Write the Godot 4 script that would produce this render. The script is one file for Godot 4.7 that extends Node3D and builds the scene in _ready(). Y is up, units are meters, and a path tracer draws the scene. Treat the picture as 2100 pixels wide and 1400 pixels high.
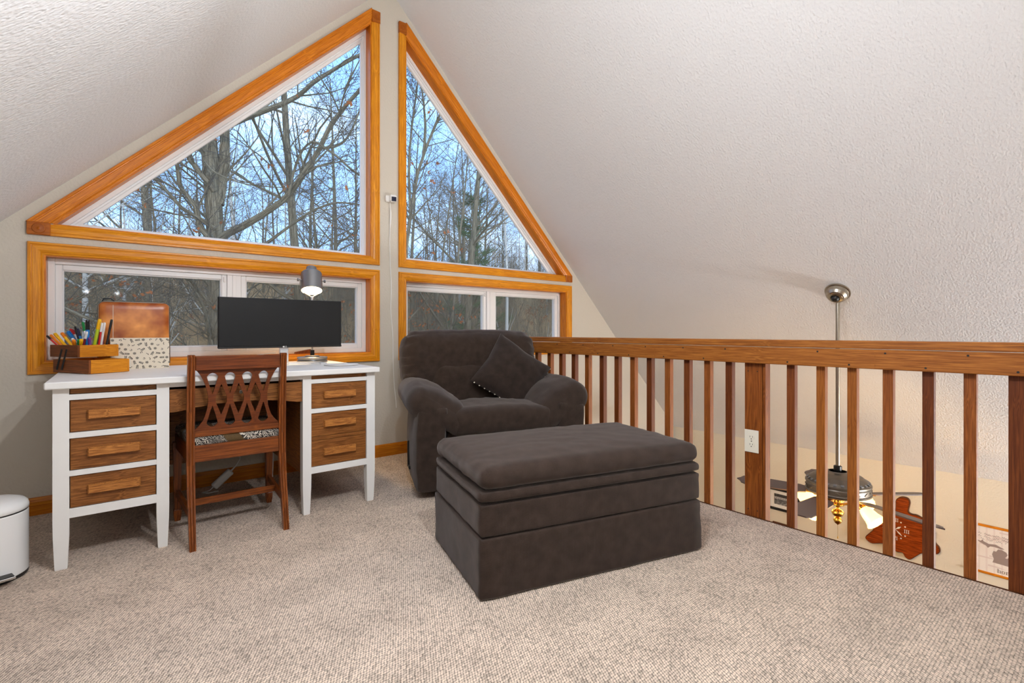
extends Node3D
# A loft under a 45 degree gable roof. World: x runs along the window wall, -z towards it, y up, loft carpet at y = 0.

const ZW := -3.59          # inner face of the window wall
const RX := 1.677          # ridge
const RY := 3.633
const EYE := 0.96

var M := {}
var taken := {}
var rng := RandomNumberGenerator.new()

# ------------------------------------------------------------------ mesh builder
class MB:
	var v := PackedVector3Array()
	var n := PackedVector3Array()
	var t := PackedVector2Array()
	var ix := PackedInt32Array()
	var uo := Vector2.ZERO

	func add(p, nn, uv) -> int:
		v.append(p); n.append(nn); t.append(uv)
		return v.size() - 1

	func tri_i(a: int, b: int, c: int):
		# clockwise front faces, decided by the normals
		var g: Vector3 = (v[b] - v[a]).cross(v[c] - v[a])
		if g.dot(n[a] + n[b] + n[c]) > 0.0:
			ix.append(a); ix.append(c); ix.append(b)
		else:
			ix.append(a); ix.append(b); ix.append(c)

	func tri(a: Vector3, b: Vector3, c: Vector3, inside: Vector3):
		var g: Vector3 = (b - a).cross(c - a)
		if g.length_squared() < 1e-16: return
		g = g.normalized()
		if g.dot((a + b + c) / 3.0 - inside) < 0.0: g = -g
		var i := add(a, g, uo + Vector2(a.x, a.y)); add(b, g, uo + Vector2(b.x, b.y)); add(c, g, uo + Vector2(c.x, c.y))
		tri_i(i, i + 1, i + 2)

	# flat quad, facing away from 'inside'; u runs along a->b
	func quad(a: Vector3, b: Vector3, c: Vector3, d: Vector3, inside: Vector3, su := true):
		var g: Vector3 = (c - a).cross(d - b)
		if g.length_squared() < 1e-16: return
		g = g.normalized()
		if g.dot((a + b + c + d) * 0.25 - inside) < 0.0: g = -g
		var e: Vector3 = (b - a) if su else (d - a)
		if e.length_squared() < 1e-14: e = (c - d) if su else (c - b)
		e = e.normalized()
		var f := g.cross(e)
		var i := v.size()
		for p in [a, b, c, d]:
			add(p, g, uo + Vector2(p.dot(e), p.dot(f)))
		tri_i(i, i + 1, i + 2); tri_i(i, i + 2, i + 3)

	# box with chamfered edges; grain = axis that texture u follows
	func box(c: Vector3, s: Vector3, bev := 0.0015, grain := 0, bs := Basis.IDENTITY):
		var h := s * 0.5
		bev = minf(bev, minf(h.x, minf(h.y, h.z)) * 0.45)
		var ax := [Vector3.RIGHT, Vector3.UP, Vector3.BACK]
		for a in 3:
			var b := (a + 1) % 3
			var d := (a + 2) % 3
			var e := b if grain == b else (d if grain == d else (b if h[b] > h[d] else d))
			var f := d if e == b else b
			for sg in [-1.0, 1.0]:
				var o: Vector3 = ax[a] * h[a] * sg
				var eb: Vector3 = ax[e] * (h[e] - bev)
				var ed: Vector3 = ax[f] * (h[f] - bev)
				quad(c + bs * (o - eb - ed), c + bs * (o + eb - ed), c + bs * (o + eb + ed), c + bs * (o - eb + ed), c)
			# the four chamfers along axis a
			if bev > 0.0:
				for s1 in [-1.0, 1.0]:
					for s2 in [-1.0, 1.0]:
						var l: Vector3 = ax[a] * (h[a] - bev)
						var p1: Vector3 = ax[b] * h[b] * s1 + ax[d] * (h[d] - bev) * s2
						var p2: Vector3 = ax[b] * (h[b] - bev) * s1 + ax[d] * h[d] * s2
						quad(c + bs * (p1 - l), c + bs * (p1 + l), c + bs * (p2 + l), c + bs * (p2 - l), c)
		if bev > 0.0:
			for i in 8:
				var s3 := Vector3(1 if i & 1 else -1, 1 if i & 2 else -1, 1 if i & 4 else -1)
				var q := (h - Vector3.ONE * bev) * s3
				tri(c + bs * (q + Vector3(bev * s3.x, 0, 0)), c + bs * (q + Vector3(0, bev * s3.y, 0)), c + bs * (q + Vector3(0, 0, bev * s3.z)), c)

	# profile of Vector2(radius, height) spun round the y axis of xf
	func lathe(pr: Array, seg := 24, xf := Transform3D.IDENTITY, smooth := false, flute := 0, fdep := 0.0):
		var m := pr.size()
		var pn := []
		for k in m - 1:
			var d: Vector2 = pr[k + 1] - pr[k]
			pn.append(Vector2(d.y, -d.x).normalized())
		for k in m - 1:
			var n0: Vector2 = pn[k]
			var n1: Vector2 = pn[k]
			if smooth:
				if k > 0: n0 = (pn[k] + pn[k - 1]).normalized()
				if k < m - 2: n1 = (pn[k] + pn[k + 1]).normalized()
			var base := v.size()
			for j in seg + 1:
				var a := TAU * j / seg
				var dr := Vector3(cos(a), 0, sin(a))
				var wob := 1.0 + fdep * cos(flute * a)
				for e in 2:
					var q: Vector2 = pr[k + e]
					var nn: Vector2 = n0 if e == 0 else n1
					var p: Vector3 = xf * (dr * q.x * wob + Vector3.UP * q.y)
					add(p, (xf.basis * (dr * nn.x + Vector3.UP * nn.y)).normalized(), uo + Vector2(a * maxf(q.x, 0.01), q.y))
			for j in seg:
				var i := base + 2 * j
				if pr[k].x > 1e-6: tri_i(i, i + 1, i + 2)
				if pr[k + 1].x > 1e-6: tri_i(i + 1, i + 3, i + 2)

	# round tube along points
	func tube(pts: Array, rad: Array, sides := 6, cap := false):
		var m := pts.size()
		var up := Vector3(0.31, 0.87, 0.38)
		var base := v.size()
		var acc := 0.0
		for k in m:
			var d: Vector3 = (pts[mini(k + 1, m - 1)] - pts[maxi(k - 1, 0)]).normalized()
			var sx := d.cross(up)
			if sx.length_squared() < 1e-4: sx = d.cross(Vector3.RIGHT)
			sx = sx.normalized()
			var sy := d.cross(sx)
			up = -sy if k > 0 else up
			if k > 0: acc += (pts[k] - pts[k - 1]).length()
			for j in sides + 1:
				var a := TAU * j / sides
				var r: Vector3 = sx * cos(a) + sy * sin(a)
				add(pts[k] + r * rad[k], r, uo + Vector2(acc, a * rad[k]))
			up = sx.cross(d)
		for k in m - 1:
			for j in sides:
				var i := base + k * (sides + 1) + j
				tri_i(i, i + 1, i + sides + 1); tri_i(i + 1, i + sides + 2, i + sides + 1)
		if cap:
			for k in [0, m - 1]:
				var ins: Vector3 = pts[1] if k == 0 else pts[m - 2]
				for j in sides:
					var i0: int = base + k * (sides + 1) + j
					tri(pts[k], v[i0], v[i0 + 1], ins)

	# rings of equal point count joined by flat faces, ends closed
	func loft(rings: Array, caps := true):
		for k in rings.size() - 1:
			var a = rings[k]
			var b = rings[k + 1]
			var c := Vector3.ZERO
			for p in a: c += p
			for p in b: c += p
			c /= a.size() + b.size()
			for j in a.size():
				var j2: int = (j + 1) % a.size()
				quad(a[j], b[j], b[j2], a[j2], c)
		if caps:
			for e in [0, rings.size() - 1]:
				var r = rings[e]
				var o = rings[1] if e == 0 else rings[rings.size() - 2]
				var co := Vector3.ZERO
				var cr := Vector3.ZERO
				for p in o: co += p / o.size()
				for p in r: cr += p / r.size()
				for j in r.size(): tri(cr, r[j], r[(j + 1) % r.size()], co)

	# polygon in the plane (ex, ey) at o, given thickness along ez
	func prism(poly: PackedVector2Array, o: Vector3, ex: Vector3, ey: Vector3, ez: Vector3, z0: float, z1: float, uvu := true):
		var idx := Geometry2D.triangulate_polygon(poly)
		for e in 2:
			var z := z0 if e == 0 else z1
			var nn := ez * (-1.0 if e == 0 else 1.0)
			if z1 < z0: nn = -nn
			var base := v.size()
			for p in poly: add(o + ex * p.x + ey * p.y + ez * z, nn, uo + (Vector2(p.x, p.y) if uvu else Vector2(p.y, p.x)))
			for k in range(0, idx.size(), 3): tri_i(base + idx[k], base + idx[k + 1], base + idx[k + 2])
		var cw := Geometry2D.is_polygon_clockwise(poly)
		for k in poly.size():
			var a := poly[k]
			var b := poly[(k + 1) % poly.size()]
			var d := (b - a).normalized()
			var on := Vector2(d.y, -d.x) * (-1.0 if cw else 1.0)
			var mid := (a + b) * 0.5 - on
			quad(o + ex * a.x + ey * a.y + ez * z0, o + ex * b.x + ey * b.y + ez * z0, o + ex * b.x + ey * b.y + ez * z1, o + ex * a.x + ey * a.y + ez * z1, o + ex * mid.x + ey * mid.y + ez * (z0 + z1) * 0.5)

	# board whose outer edge runs A-B and inner edge Ai-Bi on a wall facing +z; pr = [share of width, height]
	func strip(A: Vector2, B: Vector2, Ai: Vector2, Bi: Vector2, z: float, pr: Array, cap := true):
		var c := (A + B + Ai + Bi) * 0.25
		var ins := Vector3(c.x, c.y, z)
		for k in pr.size() - 1:
			var w0: float = pr[k][0]
			var w1: float = pr[k + 1][0]
			var a := A.lerp(Ai, w0)
			var b := B.lerp(Bi, w0)
			var a2 := A.lerp(Ai, w1)
			var b2 := B.lerp(Bi, w1)
			var h0: float = pr[k][1]
			var h1: float = pr[k + 1][1]
			var mz := Vector3(c.x, c.y, z - 0.02)
			if absf(w0 - w1) > 1e-6:
				var m2 := (a + b + a2 + b2) * 0.25
				mz = Vector3(m2.x, m2.y, z - 1.0)
			quad(Vector3(a.x, a.y, z + h0), Vector3(b.x, b.y, z + h0), Vector3(b2.x, b2.y, z + h1), Vector3(a2.x, a2.y, z + h1), mz)
		if cap:
			for e in 2:
				var o := A if e == 0 else B
				var i2 := Ai if e == 0 else Bi
				for k in pr.size() - 1:
					var p := o.lerp(i2, pr[k][0])
					var q := o.lerp(i2, pr[k + 1][0])
					if p.distance_to(q) > 1e-5:
						quad(Vector3(p.x, p.y, z), Vector3(q.x, q.y, z), Vector3(q.x, q.y, z + pr[k + 1][1]), Vector3(p.x, p.y, z + pr[k][1]), ins)

	# smooth rounded box, optionally deformed by fn(point, unit cube point)
	func rbox(s: Vector3, r: float, k: int, fn = null, xf := Transform3D.IDENTITY):
		var h := s * 0.5
		var ax := [Vector3.RIGHT, Vector3.UP, Vector3.BACK]
		var key := {}
		var base := v.size()
		var quads := []
		for a in 3:
			for sg in [-1.0, 1.0]:
				var e: Vector3 = ax[(a + 1) % 3]
				var f: Vector3 = ax[(a + 2) % 3]
				if sg < 0: e = -e
				var ids := []
				for j in k + 1:
					for i in k + 1:
						var cu: Vector3 = ax[a] * sg + e * (2.0 * i / k - 1.0) + f * (2.0 * j / k - 1.0)
						var q := Vector3i((cu * 1000.0).round())
						if not key.has(q):
							var p := cu * h
							var inner := Vector3(clampf(p.x, -h.x + r, h.x - r), clampf(p.y, -h.y + r, h.y - r), clampf(p.z, -h.z + r, h.z - r))
							var dd := p - inner
							if dd.length_squared() > 1e-12: p = inner + dd.normalized() * minf(r, dd.length()) if dd.length() > r else p
							if fn != null: p = fn.call(p, cu)
							key[q] = add(xf * p, Vector3.ZERO, Vector2(p.x, p.y))
						ids.append(key[q])
				for j in k:
					for i in k:
						quads.append([ids[j * (k + 1) + i], ids[j * (k + 1) + i + 1], ids[(j + 1) * (k + 1) + i + 1], ids[(j + 1) * (k + 1) + i]])
		for q in quads:
			var g: Vector3 = (v[q[2]] - v[q[0]]).cross(v[q[3]] - v[q[1]])
			for i in q: n[i] += g
		for i in range(base, v.size()): n[i] = n[i].normalized()
		for q in quads:
			ix.append_array(PackedInt32Array([q[0], q[2], q[1], q[0], q[3], q[2]]))

	func mesh() -> ArrayMesh:
		var arr := []
		arr.resize(Mesh.ARRAY_MAX)
		arr[Mesh.ARRAY_VERTEX] = v
		arr[Mesh.ARRAY_NORMAL] = n
		arr[Mesh.ARRAY_TEX_UV] = t
		arr[Mesh.ARRAY_INDEX] = ix
		var m := ArrayMesh.new()
		m.add_surface_from_arrays(Mesh.PRIMITIVE_TRIANGLES, arr)
		return m

# ------------------------------------------------------------------ scene helpers
func mb() -> MB:
	var b := MB.new()
	b.uo = Vector2(rng.randf() * 7.0, rng.randf() * 7.0)
	return b

func numbered(called: String) -> String:
	taken[called] = taken.get(called, -1) + 1
	return called if taken[called] == 0 else "%s_%03d" % [called, taken[called]]

func obj(called: String, b, m: Material, parent: Node = null) -> MeshInstance3D:
	var o := MeshInstance3D.new()
	o.mesh = b.mesh() if b is MB else b
	o.material_override = m
	if parent == null:
		o.name = numbered(called)
		add_child(o)
	else:
		o.name = called
		parent.add_child(o, true)
	return o

func thing(called: String, label: String, category: String, at := Vector3.ZERO, turn := 0.0, group := "") -> Node3D:
	var o := Node3D.new()
	o.name = numbered(called)
	add_child(o)
	o.position = at
	o.rotation.y = turn
	tag(o, label, category, group)
	return o

func tag(o: Node, label: String, category: String, group := ""):
	o.set_meta("label", label)
	o.set_meta("category", category)
	if group != "": o.set_meta("group", group)

func struct(called: String, b, m: Material, label: String, category: String) -> MeshInstance3D:
	var o := obj(called, b, m)
	o.set_meta("kind", "structure")
	tag(o, label, category)
	return o

func structroot(called: String, label: String, category: String) -> Node3D:
	var o := thing(called, label, category)
	o.set_meta("kind", "structure")
	return o

func boxmesh(c: Vector3, s: Vector3, bev := 0.0015, grain := 0, bs := Basis.IDENTITY) -> MB:
	var b := mb()
	b.box(c, s, bev, grain, bs)
	return b

func P(x, y) -> Vector2: return Vector2(x, y)
func V(x, y, z) -> Vector3: return Vector3(x, y, z)

# ------------------------------------------------------------------ textures and materials
func tex(img: Image) -> ImageTexture:
	img.generate_mipmaps()
	return ImageTexture.create_from_image(img)

func noise(seed_: int, freq: float, oct := 3) -> FastNoiseLite:
	var f := FastNoiseLite.new()
	f.seed = seed_
	f.noise_type = FastNoiseLite.TYPE_SIMPLEX_SMOOTH
	f.frequency = freq
	f.fractal_octaves = oct
	return f

# grey noise picture as bytes, stretched along u
func nbytes(seed_: int, freq: float, oct: int, w0: int, h0: int, w: int, h: int) -> PackedByteArray:
	var im := noise(seed_, freq, oct).get_seamless_image(w0, h0)
	im.convert(Image.FORMAT_L8)
	if w0 != w or h0 != h: im.resize(w, h, Image.INTERPOLATE_CUBIC)
	return im.get_data()

# wood: long streaks, rings that wander, pores; u along the grain
func wood(seed_: int, dark: Color, light: Color, rings: float, pores: float, w := 512, h := 256) -> ImageTexture:
	var a := nbytes(seed_, 0.02, 3, 48, h, w, h)
	var b := nbytes(seed_ + 7, 0.09, 3, 40, h, w, h)
	var c := nbytes(seed_ + 13, 0.35, 2, 96, h, w, h)
	var data := PackedByteArray()
	data.resize(w * h * 3)
	for y in h:
		for x in w:
			var i := y * w + x
			var ring := 0.5 + 0.5 * sin((a[i] / 255.0) * rings + y * TAU * 6.0 / h)
			var k := 0.34 * ring + 0.42 * (b[i] / 255.0) + 0.24 * (c[i] / 255.0)
			if c[i] > 190: k -= pores * (c[i] - 190) / 65.0
			k = clampf((k - 0.5) * 1.5 + 0.5, 0.0, 1.0)
			data[3 * i] = int(255 * lerpf(dark.r, light.r, k))
			data[3 * i + 1] = int(255 * lerpf(dark.g, light.g, k))
			data[3 * i + 2] = int(255 * lerpf(dark.b, light.b, k))
	return tex(Image.create_from_data(w, h, false, Image.FORMAT_RGB8, data))

func mat(c: Color, rough := 0.6, metal := 0.0, spec := 0.5) -> StandardMaterial3D:
	var m := StandardMaterial3D.new()
	m.albedo_color = c
	m.roughness = rough
	m.metallic = metal
	m.metallic_specular = spec
	return m

func wmat(t: Texture2D, tint: Color, rough: float, su := 1.0, sv := 4.0, coat := 0.0) -> StandardMaterial3D:
	var m := mat(tint, rough, 0.0, 0.36)
	m.albedo_texture = t
	m.uv1_scale = Vector3(su, sv, 1)
	if coat > 0.0:
		m.clearcoat_enabled = true
		m.clearcoat = coat * 0.4
		m.clearcoat_roughness = 0.25
	return m

func rgb(r: float, g: float, b: float) -> Color: return Color(r / 255.0, g / 255.0, b / 255.0)

func relief(m: StandardMaterial3D, img: Texture2D, cm: float):
	m.heightmap_enabled = true
	m.heightmap_texture = img
	m.heightmap_scale = cm

func triplanar(m: StandardMaterial3D, s: float, world := true):
	m.uv1_triplanar = true
	m.uv1_world_triplanar = world
	m.uv1_scale = Vector3.ONE * s

# loop pile carpet: rows of loops, colour and height
func carpet_maps() -> Array:
	var w := 1024
	var k := 80                       # loops across 0.70 m
	var px := w / float(k)
	var col := PackedByteArray()
	var hgt := PackedByteArray()
	col.resize(w * w * 3)
	hgt.resize(w * w)
	var tone := PackedFloat32Array()
	var off := PackedFloat32Array()
	var fl := PackedFloat32Array()
	for i in k * k:
		tone.append(rng.randf_range(-1, 1)); off.append(rng.randf_range(-0.16, 0.16)); fl.append(rng.randf())
	var big := nbytes(51, 0.012, 3, 256, 256, w, w)
	var fine := nbytes(52, 0.35, 2, 512, 512, w, w)
	for y in w:
		var row := int(y / px) % k
		var sh := 0.5 * (row % 2)
		for x in w:
			var xs := x / px + sh
			var cx := int(xs) % k
			var ci := row * k + cx
			var fx := xs - floorf(xs) - 0.5 + off[ci]
			var fy := y / px - floorf(y / px) - 0.5 + off[(ci + 17) % (k * k)] * 0.8 + fx * 0.45
			var d := fx * fx * 3.2 + fy * fy * 4.6
			var h := clampf(1.0 - d, 0.0, 1.0)
			h = sqrt(h)
			var i := y * w + x
			var fn := (fine[i] - 128) / 128.0
			hgt[i] = int(clampf(235.0 * h + 18.0 * fn, 0, 255))
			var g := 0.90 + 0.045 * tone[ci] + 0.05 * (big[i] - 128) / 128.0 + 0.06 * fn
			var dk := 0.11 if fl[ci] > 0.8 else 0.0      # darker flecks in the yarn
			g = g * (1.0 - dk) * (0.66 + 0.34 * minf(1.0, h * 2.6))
			col[3 * i] = int(clampf(255 * g * 0.965, 0, 255))
			col[3 * i + 1] = int(clampf(255 * g * 0.880, 0, 255))
			col[3 * i + 2] = int(clampf(255 * g * 0.800, 0, 255))
	return [tex(Image.create_from_data(w, w, false, Image.FORMAT_RGB8, col)), tex(Image.create_from_data(w, w, false, Image.FORMAT_L8, hgt))]

# knitted chenille: small herringbone cells
func fabric_height() -> ImageTexture:
	var w := 512
	var d := PackedByteArray()
	d.resize(w * w)
	var nz := nbytes(81, 0.2, 3, w, w, w, w)
	for y in w:
		for x in w:
			var c := (x / 8) % 2
			var yy := y + (x % 8) * (1 if c == 0 else -1)
			var s := 0.5 + 0.5 * sin(TAU * yy / 8.0)
			var e := 0.5 + 0.5 * cos(TAU * (x % 8 - 4) / 8.0)
			d[y * w + x] = int(clampf(60.0 + 110.0 * s * (0.4 + 0.6 * e) + 0.3 * nz[y * w + x], 0, 255))
	return tex(Image.create_from_data(w, w, false, Image.FORMAT_L8, d))

func fabric_color(seed_: int) -> ImageTexture:
	var w := 512
	var a := nbytes(seed_, 0.012, 4, w, w, w, w)
	var b := nbytes(seed_ + 3, 0.25, 2, w, w, w, w)
	var d := PackedByteArray()
	d.resize(w * w * 3)
	for i in w * w:
		var g := clampf(0.82 + 0.12 * (a[i] - 128) / 128.0 + 0.14 * (b[i] - 128) / 128.0, 0.0, 1.0)
		d[3 * i] = int(255 * g); d[3 * i + 1] = int(255 * g); d[3 * i + 2] = int(255 * g)
	return tex(Image.create_from_data(w, w, false, Image.FORMAT_RGB8, d))

func stamp(img: Image, cx: float, cy: float, a: float, b: float, ang: float, c: Color):
	var r := int(maxf(a, b)) + 1
	for y in range(-r, r + 1):
		for x in range(-r, r + 1):
			var u := x * cos(ang) + y * sin(ang)
			var w := -x * sin(ang) + y * cos(ang)
			if (u * u) / (a * a) + (w * w) / (b * b) <= 1.0:
				var px := int(cx) + x
				var py := int(cy) + y
				if px >= 0 and py >= 0 and px < img.get_width() and py < img.get_height(): img.set_pixel(px, py, c)

func curl(img: Image, p: Vector2, ang: float, len_: float, turn: float, w: float, c: Color):
	var n := int(len_)
	for i in n:
		ang += turn / n
		p += Vector2.from_angle(ang)
		stamp(img, p.x, p.y, w, w, 0, c)

# black sprigs, daisies and dots on cream card
func floral() -> ImageTexture:
	var im := Image.create(640, 448, false, Image.FORMAT_RGB8)
	im.fill(rgb(226, 216, 196))
	var k := rgb(32, 28, 26)
	var r := RandomNumberGenerator.new()
	r.seed = 5
	for j in 7:
		for i in 10:
			var p := Vector2(22 + i * 66 + (32 if j % 2 else 0) + r.randf_range(-7, 7), 30 + j * 65 + r.randf_range(-7, 7))
			var a := r.randf() * TAU
			match (i * 2 + j * 3) % 5:
				0:
					for q in 8: stamp(im, p.x + cos(q * TAU / 8) * 12, p.y + sin(q * TAU / 8) * 12, 8.5, 3.0, q * TAU / 8, k)
				1, 3:
					curl(im, p - Vector2.from_angle(a) * 25, a, 50, 0.4, 1.7, k)
					for q in 4:
						var b := p + Vector2.from_angle(a) * (q * 13.0 - 20)
						for s in [-1, 1]: stamp(im, b.x + cos(a + s * 0.8) * 10, b.y + sin(a + s * 0.8) * 10, 9.0, 3.2, a + s * 0.8, k)
				2:
					curl(im, p, a, 46, 4.4, 2.3, k)
					stamp(im, p.x, p.y, 4.8, 4.8, 0, k)
				4:
					stamp(im, p.x, p.y, 5.0, 5.0, 0, k)
					stamp(im, p.x + cos(a) * 19, p.y + sin(a) * 19, 12.5, 4.2, a + 0.5, k)
	return tex(im)

# patchwork of zebra, spotted and plain brown cloth
func patchwork() -> ImageTexture:
	var w := 384
	var im := Image.create(w, w, false, Image.FORMAT_RGB8)
	var a := noise(31, 0.018, 2)
	var b := noise(32, 0.11, 2)
	var tan_ := rgb(205, 196, 182)
	var blk := rgb(24, 20, 18)
	var brn := rgb(74, 54, 26)
	for y in w:
		for x in w:
			var cell := (x / 96 + 2 * (y / 96)) % 3
			var c := brn.lerp(rgb(94, 72, 36), 0.5 + 0.5 * b.get_noise_2d(x, y))
			if cell == 0:
				var ang := atan2(y % 96 - 96.0, x % 96 - 48.0)
				c = blk if sin(ang * 19.0 + 6.0 * a.get_noise_2d(x * 2, y * 2)) > 0.0 else tan_
			elif cell == 1:
				c = blk if absf(b.get_noise_2d(x, y)) > 0.13 else tan_
			im.set_pixel(x, y, c)
	return tex(im)

func cover(v: Array, w: int, h: int) -> PackedVector2Array:
	var o := PackedVector2Array()
	for p in v: o.append(Vector2(p[0] * w, p[1] * h))
	return o

func fill_poly(im: Image, poly: PackedVector2Array, c: Color, k := 1.0):
	var lo := Vector2(1e9, 1e9)
	var hi := -lo
	for p in poly: lo = lo.min(p); hi = hi.max(p)
	for y in range(maxi(0, int(lo.y)), mini(im.get_height(), int(hi.y) + 1)):
		for x in range(maxi(0, int(lo.x)), mini(im.get_width(), int(hi.x) + 1)):
			if Geometry2D.is_point_in_polygon(Vector2(x, y), poly): im.set_pixel(x, y, im.get_pixel(x, y).lerp(c, k))

# print with a pale plaid ground and the two peninsulas of a state
func state_print() -> ImageTexture:
	var w := 360
	var h := 420
	var im := Image.create(w, h, false, Image.FORMAT_RGB8)
	im.fill(rgb(236, 228, 220))
	var r := RandomNumberGenerator.new()
	r.seed = 3
	for i in 16:
		var x0 := r.randi_range(0, w - 40)
		var y0 := int(r.randf() * h)
		fill_poly(im, PackedVector2Array([P(x0, y0), P(x0 + r.randi_range(60, 200), y0), P(x0 + 150, y0 + r.randi_range(6, 20)), P(x0, y0 + 14)]), rgb(206, 184, 178), 0.5)
	for i in 5:
		var x1 := 60 + i * 60
		fill_poly(im, PackedVector2Array([P(x1, 0), P(x1 + 14, 0), P(x1 + 14, h), P(x1, h)]), rgb(214, 196, 190), 0.35)
	var g := rgb(150, 132, 126)
	fill_poly(im, cover([[0.10, 0.33], [0.22, 0.34], [0.27, 0.30], [0.28, 0.335], [0.40, 0.37], [0.55, 0.35], [0.66, 0.385], [0.74, 0.41], [0.66, 0.425], [0.52, 0.405], [0.43, 0.415], [0.38, 0.46], [0.34, 0.42], [0.24, 0.385]], w, h), g)
	fill_poly(im, cover([[0.60, 0.44], [0.68, 0.435], [0.78, 0.47], [0.80, 0.53], [0.75, 0.59], [0.79, 0.60], [0.85, 0.55], [0.90, 0.62], [0.88, 0.69], [0.82, 0.76], [0.48, 0.75], [0.51, 0.67], [0.47, 0.58], [0.50, 0.50], [0.56, 0.50]], w, h), g)
	var k := rgb(120, 108, 104)
	for ln in [[0.1, 0.17, 0.85], [0.16, 0.23, 0.8], [0.22, 0.285, 0.6]]:
		var p := Vector2(ln[0] * w, ln[1] * h)
		while p.x < (ln[0] + ln[2]) * w * 0.95:
			p.x += 1.0
			var y: float = p.y + sin(p.x * 0.42) * 5.0 + sin(p.x * 0.13 + p.y) * 4.0
			if sin(p.x * 0.09 + p.y) > -0.6: stamp(im, p.x, y, 1.3, 1.3, 0, k)
	return tex(im)

# a grey lake shore photograph
func shore_print() -> ImageTexture:
	var im := Image.create(160, 120, false, Image.FORMAT_RGB8)
	var a := noise(61, 0.05, 4)
	for y in 120:
		for x in 160:
			var g := 0.28
			if y < 34: g = 0.22 + 0.18 * a.get_noise_2d(x, y)
			elif y < 58: g = 0.72 + 0.1 * a.get_noise_2d(x * 3, y) if not (x / 9 % 2 == 0 and y > 40 and y < 54) else 0.45
			else: g = 0.3 + 0.5 * a.get_noise_2d(x * 0.6, y * 3) + 0.2 * (y - 58) / 62.0
			g = clampf(g, 0.05, 0.95)
			im.set_pixel(x, y, Color(g, g, g))
	return tex(im)

func sky_panorama() -> ImageTexture:
	var w := 1024
	var h := 512
	var f := noise(9, 1.7, 5)
	var f2 := noise(19, 0.8, 3)
	var d := PackedByteArray()
	d.resize(w * h * 3)
	for y in h:
		var up := (0.5 - (y + 0.5) / h) * PI
		for x in w:
			var az := TAU * x / w
			var p := Vector3(cos(az) * cos(up), sin(up) * 2.4, sin(az) * cos(up))
			var e := clampf(sin(up), 0.0, 1.0)
			var c := Color(0.690, 0.820, 0.950).lerp(Color(0.380, 0.620, 0.930), pow(e, 0.6))
			var cl := smoothstep(-0.12, 0.42, f.get_noise_3dv(p) + 0.5 * f2.get_noise_3dv(p))
			c = c.lerp(Color(0.860, 0.915, 0.985), cl * 0.62)
			var i := 3 * (y * w + x)
			d[i] = int(255 * c.r); d[i + 1] = int(255 * c.g); d[i + 2] = int(255 * c.b)
	return ImageTexture.create_from_image(Image.create_from_data(w, h, false, Image.FORMAT_RGB8, d))

func _ready():
	rng.seed = 20240
	# ---- camera: at the loft's origin, looking 39 degrees to the right of the window wall's normal, lens shifted a little down
	var cam := Camera3D.new()
	cam.name = "camera"
	cam.projection = Camera3D.PROJECTION_FRUSTUM
	cam.keep_aspect = Camera3D.KEEP_HEIGHT
	cam.near = 0.05
	cam.far = 400.0
	cam.size = 0.05 * 1400.0 / 1014.0
	cam.frustum_offset = Vector2(0, -0.05 * 20.0 / 1014.0)
	add_child(cam)
	cam.position = V(0, EYE, 0)
	cam.rotation.y = -deg_to_rad(39.03)
	cam.current = true
	# ---- sky and exposure
	var env := Environment.new()
	env.background_mode = Environment.BG_SKY
	var sky := Sky.new()
	var sm := PanoramaSkyMaterial.new()
	sm.panorama = sky_panorama()
	sky.sky_material = sm
	env.sky = sky
	env.background_energy_multiplier = 2.8
	env.tonemap_mode = Environment.TONE_MAPPER_LINEAR
	env.tonemap_exposure = 0.95
	env.sdfgi_enabled = true
	env.ssao_enabled = true
	env.ssil_enabled = true
	var we := WorldEnvironment.new()
	we.name = "world_environment"
	we.environment = env
	add_child(we)
	make_materials()
	M.globe = mat(rgb(255, 244, 226), 0.4)
	M.globe.emission_enabled = true
	M.globe.emission = rgb(255, 236, 204)
	M.globe.emission_energy_multiplier = 1.2
	# ---- low winter sun behind the house: it reaches the woods only
	var sun := DirectionalLight3D.new()
	sun.name = "sun"
	sun.light_color = rgb(255, 240, 220)
	sun.light_energy = 0.5
	sun.light_angular_distance = 4.0
	sun.shadow_enabled = true
	add_child(sun)
	sun.look_at_from_position(Vector3.ZERO, V(0.35, -0.55, -1.0))
	# ---- lamps: one over the desk end, one farther back, a pendant in the room below
	loft_lamp(V(0.70, 2.00, -0.85), 2.6, "two globe ceiling light hanging near the left slope", rgb(238, 243, 250))
	loft_lamp(V(-0.10, 1.60, 1.70), 0.5, "two globe ceiling light at the back of the loft", rgb(238, 243, 250))
	floor_lamp(V(4.95, -2.62, 2.10), 10.5)
	fan_energy = 0.20
	# ---- structure
	build_room()
	low_window(1, false, "low slider window with honey pine casing above the desk")
	low_window(2, true, "low slider window with pine casing behind the recliner")
	high_window(3, false, "large triangular gable window above the desk with pine casing")
	high_window(4, true, "large triangular gable window to the right of the wall camera")
	woods()
	# ---- things, largest first
	desk()
	recliner()
	ottoman()
	railing()
	side_chair()
	ceiling_fan()
	wall_art()
	monitor()
	desk_lamp()
	pencil_tray()
	desk_things()
	small_things()

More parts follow.
